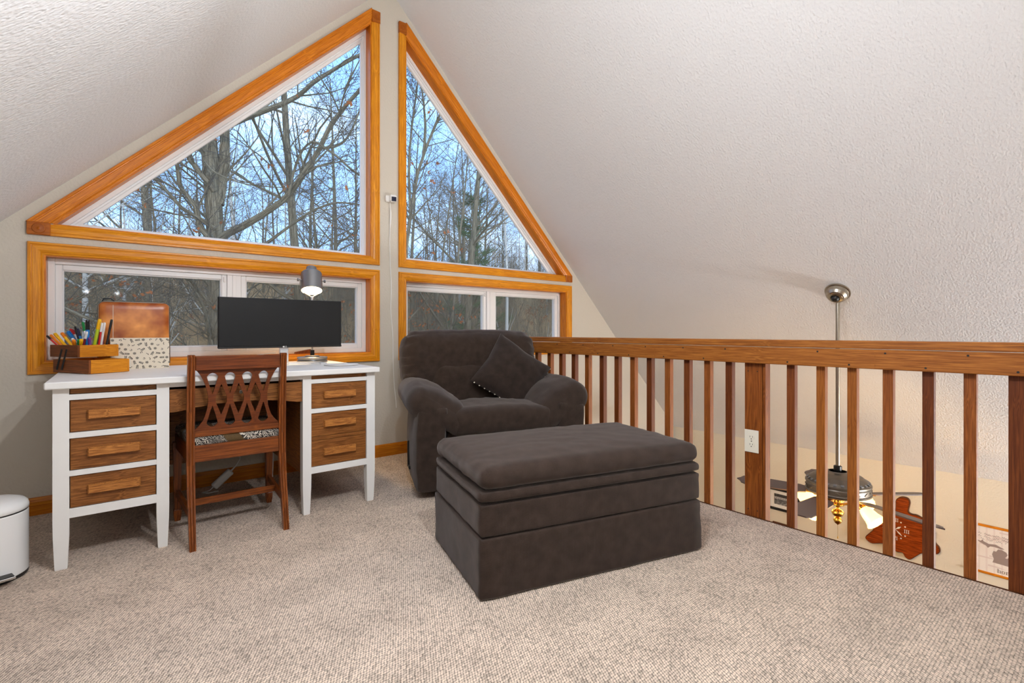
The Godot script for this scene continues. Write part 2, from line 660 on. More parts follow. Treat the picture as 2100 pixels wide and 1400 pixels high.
func make_materials():
	var pine := wood(11, rgb(192, 130, 28), rgb(240, 184, 60), 26.0, 0.10)
	var cedar := wood(21, rgb(150, 93, 42), rgb(222, 161, 88), 34.0, 0.14)
	var oak := wood(41, rgb(128, 82, 44), rgb(214, 158, 100), 30.0, 0.45)
	var mahog := wood(71, rgb(122, 74, 42), rgb(190, 124, 70), 14.0, 0.22)
	M.casing = wmat(pine, rgb(250, 220, 160), 0.36, 1.1, 5.0, 0.25)
	M.casing_red = wmat(pine, rgb(240, 192, 148), 0.36, 1.1, 5.0, 0.25)
	M.rosette = wmat(pine, rgb(196, 146, 106), 0.4, 2.0, 5.0, 0.2)
	M.baseboard = wmat(pine, rgb(220, 180, 128), 0.4, 1.0, 5.0, 0.2)
	M.rail = wmat(cedar, rgb(200, 176, 138), 0.45, 0.9, 5.0, 0.15)
	M.baluster = []
	for c in [rgb(180, 148, 122), rgb(150, 116, 98), rgb(196, 168, 126), rgb(134, 100, 84), rgb(170, 144, 118)]:
		M.baluster.append(wmat(cedar, c, 0.45, 0.9, 6.0, 0.15))
	M.newel = wmat(cedar, rgb(170, 136, 104), 0.45, 0.8, 3.6, 0.15)
	M.drawer = wmat(oak, rgb(192, 172, 142), 0.45, 1.5, 4.5, 0.15)
	M.pull = wmat(oak, rgb(244, 224, 186), 0.45, 2.5, 6.0, 0.1)
	M.oak_dark = wmat(oak, rgb(122, 98, 84), 0.5, 1.5, 4.0)
	M.chair = wmat(mahog, rgb(192, 160, 122), 0.34, 1.6, 5.0, 0.35)
	M.splat = wmat(mahog, rgb(166, 130, 102), 0.36, 1.6, 5.0, 0.35)
	M.tray = wmat(pine, rgb(236, 206, 160), 0.5, 2.2, 9.0)
	M.tray_end = wmat(mahog, rgb(196, 170, 146), 0.55, 2.2, 9.0)
	M.burl = wmat(mahog, rgb(224, 158, 104), 0.1, 2.2, 3.0, 1.0)
	M.white_paint = mat(rgb(232, 231, 228), 0.42)
	M.vinyl = mat(rgb(236, 234, 232), 0.35)
	M.black = mat(rgb(14, 14, 15), 0.4)
	M.screen = mat(rgb(22, 22, 22), 0.5, 0.0, 0.35)
	M.black_soft = mat(rgb(26, 24, 23), 0.8)
	M.nail = mat(rgb(22, 14, 10), 0.7)
	M.steel = mat(rgb(186, 184, 178), 0.28, 1.0)
	M.nickel = mat(rgb(172, 164, 150), 0.3, 1.0)
	M.dark_steel = mat(rgb(140, 142, 146), 0.4, 0.9)
	M.brass = mat(rgb(206, 160, 78), 0.22, 1.0)
	M.pewter = mat(rgb(120, 112, 102), 0.38, 0.9)
	M.chrome = mat(rgb(210, 210, 212), 0.12, 1.0)
	M.enamel = mat(rgb(236, 236, 235), 0.24)
	M.plate = mat(rgb(232, 226, 208), 0.35)
	M.plastic_white = mat(rgb(238, 237, 233), 0.4)
	M.plastic_grey = mat(rgb(206, 208, 212), 0.35)
	M.silver = mat(rgb(214, 215, 218), 0.32, 0.4)
	M.lens = mat(rgb(16, 20, 48), 0.15)
	M.paper = mat(rgb(240, 238, 232), 0.8)
	M.blade = mat(rgb(92, 76, 72), 0.42)
	M.clear = mat(Color(1, 1, 1, 0.12), 0.04)
	M.clear.transparency = BaseMaterial3D.TRANSPARENCY_ALPHA
	M.pane = mat(Color(0.93, 0.97, 0.97, 0.03), 0.02, 0.0, 0.12)
	M.pane.transparency = BaseMaterial3D.TRANSPARENCY_ALPHA
	M.mesh = mat(Color(0.30, 0.27, 0.22, 0.22), 0.9, 0.0, 0.1)
	M.mesh.transparency = BaseMaterial3D.TRANSPARENCY_ALPHA
	M.glow = mat(rgb(255, 226, 170), 0.4)
	M.glow.emission_enabled = true
	M.glow.emission = rgb(255, 206, 130)
	M.glow.emission_energy_multiplier = 2.6
	M.bulb = mat(rgb(255, 240, 214), 0.4)
	M.bulb.emission_enabled = true
	M.bulb.emission = rgb(255, 228, 180)
	M.bulb.emission_energy_multiplier = 9.0
	M.lampin = mat(rgb(240, 240, 238), 0.35)
	# leather
	var lt := mat(rgb(188, 104, 26), 0.3)
	var ln := noise(91, 0.01, 4).get_seamless_image(256, 256)
	ln.convert(Image.FORMAT_RGB8)
	for y in 256:
		for x in 256:
			var g := ln.get_pixel(x, y).r
			ln.set_pixel(x, y, rgb(146, 78, 26).lerp(rgb(255, 210, 140), g))
	lt.albedo_color = rgb(240, 196, 150)
	lt.albedo_texture = tex(ln)
	lt.uv1_scale = Vector3(2.2, 2.2, 1)
	M.leather = lt
	# plaster
	var orange := NoiseTexture2D.new()
	var peel := tex(noise(101, 0.09, 3).get_seamless_image(512, 512))
	M.ceiling = mat(rgb(230, 229, 228), 0.85, 0.0, 0.25)
	triplanar(M.ceiling, 1.3)
	relief(M.ceiling, peel, 0.35)
	M.wall = mat(rgb(204, 196, 182), 0.8, 0.0, 0.25)
	triplanar(M.wall, 1.2)
	relief(M.wall, peel, 0.12)
	M.wall_low = mat(rgb(226, 217, 198), 0.8, 0.0, 0.25)
	triplanar(M.wall_low, 1.2)
	relief(M.wall_low, peel, 0.12)
	# carpet
	var cm := carpet_maps()
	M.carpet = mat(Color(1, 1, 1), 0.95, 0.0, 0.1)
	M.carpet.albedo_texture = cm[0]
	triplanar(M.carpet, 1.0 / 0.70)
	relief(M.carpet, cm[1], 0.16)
	# upholstery
	var fh := fabric_height()
	for q in [["fabric", rgb(66, 53, 45), 201], ["fabric_otto", rgb(67, 53, 45), 207], ["fabric_pillow", rgb(58, 47, 41), 215]]:
		var m := mat(q[1], 0.85, 0.0, 0.2)
		m.albedo_texture = fabric_color(q[2])
		triplanar(m, 2.6, false)
		m.rim_enabled = true
		m.rim = 0.75
		m.rim_tint = 0.35
		relief(m, fh, 0.11)
		M[q[0]] = m
	M.floral = mat(Color(1, 1, 1), 0.7)
	M.floral.albedo_texture = floral()
	M.cream = mat(rgb(226, 216, 196), 0.75)
	M.patch = mat(Color(1, 1, 1), 0.85)
	M.patch.albedo_texture = patchwork()
	M.patch.uv1_scale = Vector3(3.6, 3.6, 1)
	M.print = mat(Color(1, 1, 1), 0.7)
	M.print.albedo_texture = state_print()
	M.shore = mat(Color(1, 1, 1), 0.5)
	M.shore.albedo_texture = shore_print()
	M.ink = mat(rgb(112, 98, 94), 0.8)
	M.gold_frame = wmat(pine, rgb(238, 196, 120), 0.5, 2.0, 8.0)
	# outside
	M.bark = mat(rgb(158, 148, 130), 0.95, 0.0, 0.1)
	M.bark.albedo_texture = wood(121, rgb(120, 112, 100), rgb(255, 250, 236), 16.0, 0.5, 256, 256)
	M.bark.uv1_scale = Vector3(0.7, 2.5, 1)
	M.bark_dark = mat(rgb(84, 77, 70), 0.95, 0.0, 0.1)
	M.bark_birch = mat(rgb(196, 190, 178), 0.9, 0.0, 0.1)
	M.leaf = mat(rgb(168, 96, 48), 0.8, 0.0, 0.2)
	M.leaf.cull_mode = BaseMaterial3D.CULL_DISABLED
	M.leaf.backlight_enabled = true
	M.leaf.backlight = rgb(150, 80, 36)
	M.needle = mat(rgb(72, 96, 54), 0.8, 0.0, 0.2)
	M.needle.cull_mode = BaseMaterial3D.CULL_DISABLED
	M.litter = mat(Color(1, 1, 1), 0.95, 0.0, 0.1)
	var li := noise(131, 0.06, 4).get_seamless_image(512, 512)
	li.convert(Image.FORMAT_RGB8)
	for y in 512:
		for x in 512:
			li.set_pixel(x, y, rgb(116, 88, 58).lerp(rgb(222, 178, 122), li.get_pixel(x, y).r))
	M.litter.albedo_texture = tex(li)
	triplanar(M.litter, 0.35)

# ------------------------------------------------------------------ the room
const T := 0.16   # wall thickness

func build_room():
	# carpeted loft floor
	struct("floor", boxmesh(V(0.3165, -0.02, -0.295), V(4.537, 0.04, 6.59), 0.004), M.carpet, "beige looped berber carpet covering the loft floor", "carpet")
	struct("trim_1", boxmesh(V(2.5865, -0.022, -0.295), V(0.003, 0.05, 6.59), 0.0), M.oak_dark, "thin dark strip along the open edge of the carpet", "trim")
	var s := mb()
	s.box(V(0.3, -0.17, -0.295), V(4.56, 0.26, 6.59), 0.0)
	struct("trim_2", s, M.wall_low, "plastered edge of the loft floor below the carpet", "trim")
	# the gable wall with four openings, in pieces that meet edge to edge
	var w := mb()
	var lo := -2.62
	var ex := Vector3.RIGHT
	var ey := Vector3.UP
	var ez := Vector3.BACK
	for mir in 2:
		var polys := [
			[[-2.12, lo], [-2.12, -0.164], [-0.275, 1.681], [-0.275, lo]],
			[[-0.275, lo], [-0.275, 0.80], [1.533, 0.80], [1.533, lo]],
			[[-0.275, 1.367], [-0.275, 1.53], [1.533, 1.53], [1.533, 1.367]],
			[[-0.275, 1.53], [-0.275, 1.681], [1.533, 3.489], [1.533, 3.305], [-0.242, 1.53]],
			[[1.533, lo], [1.533, 3.489], [RX, RY], [RX, lo]],
		]
		for q in polys:
			var pp := PackedVector2Array()
			for c in q: pp.append(Vector2(c[0] if mir == 0 else 2 * RX - c[0], c[1]))
			w.prism(pp, V(0, 0, ZW), ex, ey, ez, 0.0, -T)
	struct("wall_front", w, M.wall, "greige gable wall around the four windows", "wall")
	# back wall of the loft and of the room below
	var bw := mb()
	bw.prism(PackedVector2Array([P(-2.2, lo), P(-2.2, -0.244), P(RX, RY), P(5.55, -0.24), P(5.55, lo)]), V(0, 0, 3.0), ex, ey, ez, 0.0, T)
	struct("wall_back", bw, M.wall, "plain wall closing the loft behind the viewer", "wall")
	# roof slopes
	for sg in [-1.0, 1.0]:
		var c := mb()
		var e: float = (5.55 - RX)
		var a := P(RX, RY)
		var b := P(RX + sg * e, RY - e)
		var nrm := Vector2(sg, 1.0).normalized() * T
		c.prism(PackedVector2Array([a, b, b + nrm, a + Vector2(0, T * sqrt(2.0))]), V(0, 0, 0), ex, ey, ez, ZW - T, 3.0 + T)
		struct("ceiling" if sg < 0 else "ceiling_right", c, M.ceiling, "white textured ceiling slope above the desk" if sg < 0 else "white textured ceiling slope that runs down past the railing", "ceiling")
	struct("wall_right", boxmesh(V(5.55 + T / 2, (lo - 0.24) / 2, -0.295), V(T, -0.24 - lo, 6.59), 0.0), M.wall_low, "low cream wall below the right ceiling slope", "wall")
	struct("wall_left", boxmesh(V(-2.2 - T / 2, (lo - 0.24) / 2, -0.295), V(T, -0.24 - lo, 6.59), 0.0), M.wall_low, "low wall under the left ceiling slope", "wall")
	struct("floor_001", boxmesh(V(1.68, lo - 0.05, -0.295), V(7.9, 0.1, 6.91), 0.0), M.oak_dark, "wooden floor of the room below the loft", "floor")
	# baseboard
	var b := mb()
	var pr := [[0.0, 0.0], [0.0, 0.006], [0.12, 0.010], [0.2, 0.012], [0.25, 0.014], [1.0, 0.014], [1.0, 0.0]]
	b.strip(P(-1.9, 0.092), P(2.58, 0.092), P(-1.9, 0.0), P(2.58, 0.0), ZW, pr)
	struct("baseboard_front", b, M.baseboard, "honey coloured wooden baseboard along the window wall", "baseboard")

var CASE := [[0.0, 0.0], [0.0, 0.015], [0.04, 0.020], [0.17, 0.020], [0.21, 0.0155], [0.27, 0.0150], [0.31, 0.0175], [0.62, 0.0165], [0.80, 0.0115], [0.84, 0.0085], [0.90, 0.0100], [1.0, 0.0070], [1.0, 0.0]]

func ring_boxes(root: Node, called: String, x0: float, x1: float, y0: float, y1: float, w: float, z0: float, z1: float, m: Material, bev := 0.002):
	var zc := (z0 + z1) / 2
	var d := absf(z1 - z0)
	obj(called, boxmesh(V(x0 + w / 2, (y0 + y1) / 2, zc), V(w, y1 - y0, d), bev, 1), m, root)
	obj(called, boxmesh(V(x1 - w / 2, (y0 + y1) / 2, zc), V(w, y1 - y0, d), bev, 1), m, root)
	obj(called, boxmesh(V((x0 + x1) / 2, y0 + w / 2, zc), V(x1 - x0 - 2 * w, w, d), bev, 0), m, root)
	obj(called, boxmesh(V((x0 + x1) / 2, y1 - w / 2, zc), V(x1 - x0 - 2 * w, w, d), bev, 0), m, root)

func low_window(k: int, mir: bool, label: String):
	var root := structroot("window_%d" % k, label, "window")
	var x0 := -0.275
	var x1 := 1.533
	if mir:
		x0 = 2 * RX - 1.533
		x1 = 2 * RX + 0.275
	var y0 := 0.80
	var y1 := 1.367
	var c := 0.064
	var o := [P(x0 - c, y0 - c), P(x1 + c, y0 - c), P(x1 + c, y1 + c), P(x0 - c, y1 + c)]
	var i := [P(x0, y0), P(x1, y0), P(x1, y1), P(x0, y1)]
	for q in 4:
		var b := mb()
		b.strip(o[q], o[(q + 1) % 4], i[q], i[(q + 1) % 4], ZW, CASE, false)
		obj("casing", b, M.casing, root)
	# wooden jambs line the opening, then the white vinyl unit
	ring_boxes(root, "jamb", x0, x1, y0, y1, 0.006, ZW, ZW - 0.085, M.casing_red, 0.0)
	ring_boxes(root, "vinyl_frame", x0 + 0.006, x1 - 0.006, y0 + 0.006, y1 - 0.006, 0.030, ZW - 0.085, ZW - T, M.vinyl)
	var xm := (x0 + x1) / 2
	obj("mullion", boxmesh(V(xm, (y0 + y1) / 2, ZW - 0.119), V(0.082, y1 - y0 - 0.072, 0.066), 0.003, 1), M.vinyl, root)
	obj("mullion_joint", boxmesh(V(xm, (y0 + y1) / 2, ZW - 0.0855), V(0.022, y1 - y0 - 0.075, 0.006), 0.002, 1), M.vinyl, root)
	for s in 2:
		var a := x0 + 0.036 if s == 0 else xm + 0.041
		var b2 := xm - 0.041 if s == 0 else x1 - 0.036
		ring_boxes(root, "sash", a, b2, y0 + 0.036, y1 - 0.036, 0.030, ZW - 0.098, ZW - 0.148, M.vinyl, 0.003)
		ring_boxes(root, "glazing_bead", a + 0.030, b2 - 0.030, y0 + 0.066, y1 - 0.066, 0.006, ZW - 0.106, ZW - 0.14, M.vinyl, 0.002)
		var cx := (a + b2) / 2
		obj("pane", boxmesh(V(cx, (y0 + y1) / 2, ZW - 0.118), V(b2 - a - 0.06, y1 - y0 - 0.132, 0.004), 0.0), M.pane, root)
		obj("insect_screen", boxmesh(V(cx, (y0 + y1) / 2, ZW - 0.143), V(b2 - a - 0.06, y1 - y0 - 0.132, 0.001), 0.0), M.mesh, root)
	# sash latch
	obj("latch", boxmesh(V(xm - 0.055, 1.30, ZW - 0.095), V(0.012, 0.035, 0.012), 0.003, 1), M.vinyl, root)

func tri_ring(root: Node, called: String, a: PackedVector2Array, b: PackedVector2Array, z: float, pr: Array, m: Material):
	for q in 3:
		var g := mb()
		g.strip(a[q], a[(q + 1) % 3], b[q], b[(q + 1) % 3], z, pr, false)
		obj(called, g, m, root)

func gable_tri(off: float, mir: bool, slant := -1.0) -> PackedVector2Array:
	# right triangle inset by 'off' from the opening
	var y := 1.53 + off
	var x := 1.533 - off
	var cc := 1.772 - (off if slant < 0.0 else slant) * sqrt(2.0)
	var t := PackedVector2Array([P(y - cc, y), P(x, y), P(x, x + cc)])
	if mir:
		for q in 3: t[q].x = 2 * RX - t[q].x
	return t

func high_window(k: int, mir: bool, label: String):
	var root := structroot("window_%d" % k, label, "window")
	var f := func(x: float, y: float) -> Vector2: return Vector2(2 * RX - x, y) if mir else Vector2(x, y)
	var parts := [
		[f.call(-0.25, 1.468), f.call(1.597, 1.468), f.call(-0.25, 1.53), f.call(1.533, 1.53)],
		[f.call(1.597, 1.468), f.call(1.597, 3.31), f.call(1.533, 1.53), f.call(1.533, 3.31)],
		[f.call(-0.345, 1.535), f.call(1.533, 3.413), f.call(-0.237, 1.535), f.call(1.533, 3.305)],
	]
	for q in parts:
		var b := mb()
		b.strip(q[0], q[1], q[2], q[3], ZW, CASE)
		obj("casing", b, M.casing_red if q == parts[2] else M.casing, root)
	# corner blocks with turned rosettes
	for q in [[-0.295, 1.5015, 0.092, 0.067], [1.566, 3.355, 0.066, 0.090]]:
		var at: Vector2 = f.call(q[0], q[1])
		var b := mb()
		b.box(V(at.x, at.y, ZW + 0.012), V(q[2], q[3], 0.024), 0.003, 0)
		var blk := obj("corner_block", b, M.rosette, root)
		var rz := mb()
		var r := 0.027
		var xf := Transform3D(Basis(Vector3.RIGHT, PI / 2), V(at.x, at.y, ZW + 0.024))
		rz.lathe([P(r, 0.0), P(r, 0.002), P(r * 0.86, 0.005), P(r * 0.76, 0.002), P(r * 0.66, 0.0055), P(r * 0.52, 0.002), P(r * 0.4, 0.005), P(r * 0.25, 0.0025), P(r * 0.16, 0.006), P(0, 0.007)], 24, xf, true)
		obj("rosette", rz, M.rosette, blk)
	# jamb boards: faces of the opening
	var t0 := gable_tri(0.0, mir)
	var t1 := gable_tri(0.006, mir)
	for q in 3:
		var b := mb()
		var a0 := t0[q]
		var a1 := t0[(q + 1) % 3]
		var b0 := t1[q]
		var b1 := t1[(q + 1) % 3]
		b.loft([[V(a0.x, a0.y, ZW), V(b0.x, b0.y, ZW), V(b0.x, b0.y, ZW - 0.085), V(a0.x, a0.y, ZW - 0.085)], [V(a1.x, a1.y, ZW), V(b1.x, b1.y, ZW), V(b1.x, b1.y, ZW - 0.085), V(a1.x, a1.y, ZW - 0.085)]], true)
		obj("jamb", b, M.casing_red, root)
	var FR := [[0.0, 0.0], [0.0, 0.046], [0.42, 0.046], [0.46, 0.034], [0.62, 0.034], [0.68, 0.026], [0.96, 0.020], [1.0, 0.012], [1.0, 0.0]]
	tri_ring(root, "vinyl_frame", gable_tri(0.006, mir), gable_tri(0.038, mir, 0.058), ZW - 0.13, FR, M.vinyl)
	var g := mb()
	g.prism(gable_tri(0.030, mir, 0.045), V(0, 0, ZW - 0.126), Vector3.RIGHT, Vector3.UP, Vector3.BACK, 0.0, 0.004)
	obj("pane", g, M.pane, root)

# ------------------------------------------------------------------ desk and chair
func desk():
	var root := thing("writing_desk", "white painted double pedestal desk with oak drawer fronts under the window", "desk")
	var zf := -2.685
	var zb := -3.50
	obj("desk_top", boxmesh(V(0.49, 0.7455, -3.10), V(1.39, 0.029, 0.90), 0.004, 0), M.white_paint, root)
	# posts: tapered feet
	for px in [[-0.182, -0.132], [0.156, 0.202], [0.775, 0.818], [1.121, 1.169]]:
		for z in [zf, zb + 0.045]:
			var x0: float = px[0]
			var x1: float = px[1]
			var w := 0.045
			var b := mb()
			var rings := []
			for q in [[0.0, 0.007], [0.004, 0.0055], [0.07, 0.003], [0.13, 0.0008], [0.19, 0.0], [0.731, 0.0]]:
				var i: float = q[1]
				rings.append([V(x0 + i, q[0], z - i), V(x1 - i, q[0], z - i), V(x1 - i, q[0], z - w + i), V(x0 + i, q[0], z - w + i)])
			b.loft(rings)
			obj("leg", b, M.white_paint, root)
	var peds := [[-0.132, 0.156], [0.818, 1.121]]
	for k in 2:
		var a: float = peds[k][0]
		var c: float = peds[k][1]
		var cx := (a + c) / 2
		var w := c - a
		var rails := [[0.705, 0.682], [0.549, 0.526], [0.395, 0.373], [0.241, 0.204]] if k == 0 else [[0.708, 0.686], [0.552, 0.529], [0.245, 0.211]]
		for r in rails:
			obj("rail", boxmesh(V(cx, (r[0] + r[1]) / 2, zf - 0.012), V(w + 0.002, r[0] - r[1], 0.022), 0.0012, 0), M.white_paint, root)
		obj("pull_out_shelf", boxmesh(V(cx, 0.7165, zf - 0.16), V(w - 0.004, 0.019, 0.30), 0.001, 0), M.drawer, root)
		# carcass: outer and inner sides, back, bottom
		var outer := -0.170 if k == 0 else 1.157
		var inner := 0.190 if k == 0 else 0.787
		obj("side_panel", boxmesh(V(outer, 0.47, (zf + zb) / 2), V(0.012, 0.52, zf - zb - 0.10), 0.001, 2), M.white_paint, root)
		obj("side_panel", boxmesh(V(inner, 0.47, (zf + zb) / 2), V(0.012, 0.52, zf - zb - 0.10), 0.001, 2), M.drawer, root)
		obj("back_panel", boxmesh(V(cx, 0.47, zb + 0.03), V(w + 0.02, 0.52, 0.012), 0.001, 0), M.drawer, root)
		obj("bottom_panel", boxmesh(V(cx, 0.216, (zf + zb) / 2), V(w + 0.02, 0.010, zf - zb - 0.10), 0.001, 0), M.drawer, root)
		var fronts := [[0.680, 0.551], [0.524, 0.397], [0.371, 0.243]] if k == 0 else [[0.684, 0.554], [0.527, 0.404], [0.382, 0.247]]
		for q in fronts:
			var y0: float = q[1]
			var y1: float = q[0]
			var d := obj("drawer", boxmesh(V(cx, (y0 + y1) / 2, zf - 0.018), V(w - 0.005, y1 - y0, 0.02), 0.0015, 0), M.drawer, root)
			# wedge shaped pull
			var hy := (y0 + y1) / 2 + 0.004
			var hw := 0.0875
			var hh := 0.0185
			var f := zf - 0.008
			var b := mb()
			b.loft([[V(cx - hw, hy - hh * 0.8, f), V(cx + hw, hy - hh * 0.8, f), V(cx + hw, hy + hh, f), V(cx - hw, hy + hh, f)],
				[V(cx - hw, hy - hh, f + 0.014), V(cx + hw, hy - hh, f + 0.014), V(cx + hw, hy + hh, f + 0.014), V(cx - hw, hy + hh, f + 0.014)],
				[V(cx - hw + 0.004, hy - hh + 0.003, f + 0.021), V(cx + hw - 0.004, hy - hh + 0.003, f + 0.021), V(cx + hw - 0.004, hy + hh - 0.002, f + 0.021), V(cx - hw + 0.004, hy + hh - 0.002, f + 0.021)]])
			obj("pull", b, M.pull, d)
		if k == 1:
			obj("divider_strip", boxmesh(V(cx, 0.393, zf - 0.017), V(w - 0.005, 0.019, 0.02), 0.0015, 0), M.drawer, root)
	# apron above the kneehole and the arched centre drawer
	obj("apron", boxmesh(V(0.4885, 0.721, zf - 0.012), V(0.573, 0.020, 0.022), 0.001, 0), M.white_paint, root)
	var poly := PackedVector2Array([P(0.204, 0.699), P(0.204, 0.597)])
	for i in 17:
		var t := i / 16.0
		poly.append(P(0.23 + 0.517 * t, 0.597 + 0.026 * (1.0 - pow(2 * t - 1, 2))))
	poly.append_array(PackedVector2Array([P(0.773, 0.597), P(0.773, 0.699)]))
	var cd := mb()
	cd.prism(poly, V(0, 0, zf - 0.030), Vector3.RIGHT, Vector3.UP, Vector3.BACK, 0.0, 0.020)
	var dr := obj("centre_drawer", cd, M.drawer, root)
	var kh := mb()
	kh.lathe([P(0.0085, 0.0), P(0.0085, 0.002), P(0.006, 0.003), P(0.005, 0.001), P(0.0, 0.001)], 16, Transform3D(Basis(Vector3.RIGHT, PI / 2), V(0.49, 0.668, zf - 0.010)))
	obj("keyhole", kh, M.pewter, dr)
	obj("drawer_box", boxmesh(V(0.4885, 0.655, -2.95), V(0.55, 0.075, 0.46), 0.001, 0), M.drawer, root)
	obj("modesty_panel", boxmesh(V(0.4885, 0.45, zb + 0.03), V(0.585, 0.52, 0.012), 0.001, 0), M.drawer, root)

func side_chair():
	var root := thing("side_chair", "mahogany side chair with a lattice back, pushed up to the desk", "chair")
	var xl := 0.277
	var xr := 0.661
	for x in [xl, xr]:
		# rear post with fluted face, kicked back at the foot
		var b := mb()
		var rings := []
		for q in [[0.0, -2.550, 0.0125], [0.03, -2.556, 0.0128], [0.10, -2.572, 0.0135], [0.18, -2.592, 0.0145], [0.27, -2.612, 0.0155], [0.36, -2.624, 0.016], [0.46, -2.628, 0.016], [0.60, -2.622, 0.0155], [0.74, -2.610, 0.0145], [0.842, -2.598, 0.0135], [0.848, -2.597, 0.0145], [0.856, -2.597, 0.0125]]:
			var y: float = q[0]
			var z: float = q[1]
			var w: float = q[2]
			var d := 0.030
			rings.append([V(x - w, y, z - d), V(x + w, y, z - d), V(x + w, y, z), V(x + w * 0.55, y, z), V(x + w * 0.42, y, z - 0.003), V(x + w * 0.26, y, z), V(x - w * 0.26, y, z), V(x - w * 0.42, y, z - 0.003), V(x - w * 0.55, y, z), V(x - w, y, z)])
		b.loft(rings)
		obj("rear_leg", b, M.chair, root)
		# front leg, square and tapered, with a spade foot
		var f := mb()
		var fr := []
		var fx: float = 0.262 if x == xl else 0.690
		for q in [[0.0, 0.012], [0.03, 0.016], [0.055, 0.0165], [0.06, 0.0135], [0.40, 0.019]]:
			var w2: float = q[1]
			fr.append([V(fx - w2, q[0], -3.03 - w2), V(fx + w2, q[0], -3.03 - w2), V(fx + w2, q[0], -3.03 + w2), V(fx - w2, q[0], -3.03 + w2)])
		f.loft(fr)
		obj("front_leg", f, M.chair, root)
		# side stretcher and side seat rail
		var st := mb()
		st.loft([[V(x - 0.008, 0.125, -2.60), V(x + 0.008, 0.125, -2.60), V(x + 0.008, 0.158, -2.61), V(x - 0.008, 0.158, -2.61)], [V(fx - 0.008, 0.125, -3.03), V(fx + 0.008, 0.125, -3.03), V(fx + 0.008, 0.158, -3.03), V(fx - 0.008, 0.158, -3.03)]])
		obj("side_stretcher", st, M.chair, root)
		var sr := mb()
		sr.loft([[V(x - 0.010, 0.372, -2.63), V(x + 0.010, 0.372, -2.63), V(x + 0.010, 0.442, -2.63), V(x - 0.010, 0.442, -2.63)], [V(fx - 0.010, 0.372, -3.04), V(fx + 0.010, 0.372, -3.04), V(fx + 0.010, 0.442, -3.04), V(fx - 0.010, 0.442, -3.04)]])
		obj("seat_rail", sr, M.chair, root)
	var xm := (xl + xr) / 2
	var w3 := xr - xl - 0.03
	obj("seat_rail", boxmesh(V(xm, 0.407, -2.640), V(w3, 0.075, 0.018), 0.002, 0), M.chair, root)
	obj("seat_rail", boxmesh(V(0.476, 0.407, -3.04), V(0.40, 0.075, 0.018), 0.002, 0), M.chair, root)
	obj("cross_stretcher", boxmesh(V(xm, 0.142, -2.80), V(0.395, 0.032, 0.014), 0.002, 0), M.chair, root)
	# crest, lower back rail
	obj("crest_rail", boxmesh(V(xm, 0.817, -2.612), V(w3, 0.064, 0.016), 0.003, 0), M.splat, root)
	obj("back_rail", boxmesh(V(xm, 0.496, -2.640), V(w3, 0.026, 0.016), 0.002, 0), M.chair, root)
	# pierced lattice splat: four crossing pairs
	var tilt := Transform3D(Basis(Vector3.RIGHT, 0.045), V(xm, 0.509, -2.6405))
	var H := 0.276
	var hw := 0.170
	var outline := PackedVector2Array([P(-hw, H), P(hw, H)])
	for i in 13:
		var t := i / 12.0
		outline.append(P(hw - 0.046 * pow(sin(PI * clampf(t, 0, 1)), 0.8) + (0.012 * smoothstep(0.85, 1.0, t)), H * (1.0 - t)))
	for i in 13:
		var t := 1.0 - i / 12.0
		outline.append(P(-(hw - 0.046 * pow(sin(PI * t), 0.8) + (0.012 * smoothstep(0.85, 1.0, t))), H * (1.0 - t)))
	var csg := CSGPolygon3D.new()
	csg.name = "lattice_splat"
	csg.polygon = outline
	csg.depth = 0.011
	csg.material = M.splat
	var p := 0.0715
	for i in 4:
		var cx := (i - 1.5) * p
		for s in [1.0, -1.0]:
			var tear := PackedVector2Array()
			for j in 22:
				var a := TAU * j / 22.0
				var yy := cos(a)
				var rr := 0.0265 * sin(a) * (0.5 + 0.5 * yy) if yy < 0.55 else 0.0265 * sin(a) * 0.98
				var k := (yy + 1.0) / 2.0
				rr = 0.0268 * signf(sin(a)) * minf(pow(k, 0.9), sqrt(maxf(0.0, 1.0 - pow(maxf(0.0, (k - 0.62) / 0.38), 2.0))))
				tear.append(P(cx + rr, H / 2 + s * (0.026 + 0.098 * k)))
			cut(csg, tear)
		if i < 3:
			var d := PackedVector2Array([P(cx + p / 2, H / 2 + 0.072), P(cx + p / 2 + 0.0225, H / 2 + 0.012), P(cx + p / 2 + 0.0225, H / 2 - 0.012), P(cx + p / 2, H / 2 - 0.072), P(cx + p / 2 - 0.0225, H / 2 - 0.012), P(cx + p / 2 - 0.0225, H / 2 + 0.012)])
			cut(csg, d)
	csg.transform = tilt
	root.add_child(csg)
	# padded seat
	var cu := mb()
	cu.rbox(V(0.42, 0.058, 0.42), 0.026, 16, func(q: Vector3, u: Vector3) -> Vector3:
		q.x *= 1.0 - 0.05 * u.z
		if q.y > 0.0: q.y += 0.014 * (1 - u.x * u.x) * (1 - u.z * u.z)
		return q, Transform3D(Basis.IDENTITY, V(0.472, 0.462, -2.845)))
	# the cloth is printed in plan, so its pattern runs over the edges
	for i in cu.v.size(): cu.t[i] = Vector2(cu.v[i].x + 0.7 * (cu.v[i].y - 0.46), cu.v[i].z + cu.v[i].y)
	obj("seat_cushion", cu, M.patch, root)

func cut(base: CSGShape3D, poly: PackedVector2Array):
	var c := CSGPolygon3D.new()
	c.name = "pierced_opening"
	c.polygon = poly
	c.depth = 0.03
	c.position.z = 0.01
	c.operation = CSGShape3D.OPERATION_SUBTRACTION
	c.material = M.splat
	base.add_child(c, true)

# ------------------------------------------------------------------ things on the desk
const DT := 0.760

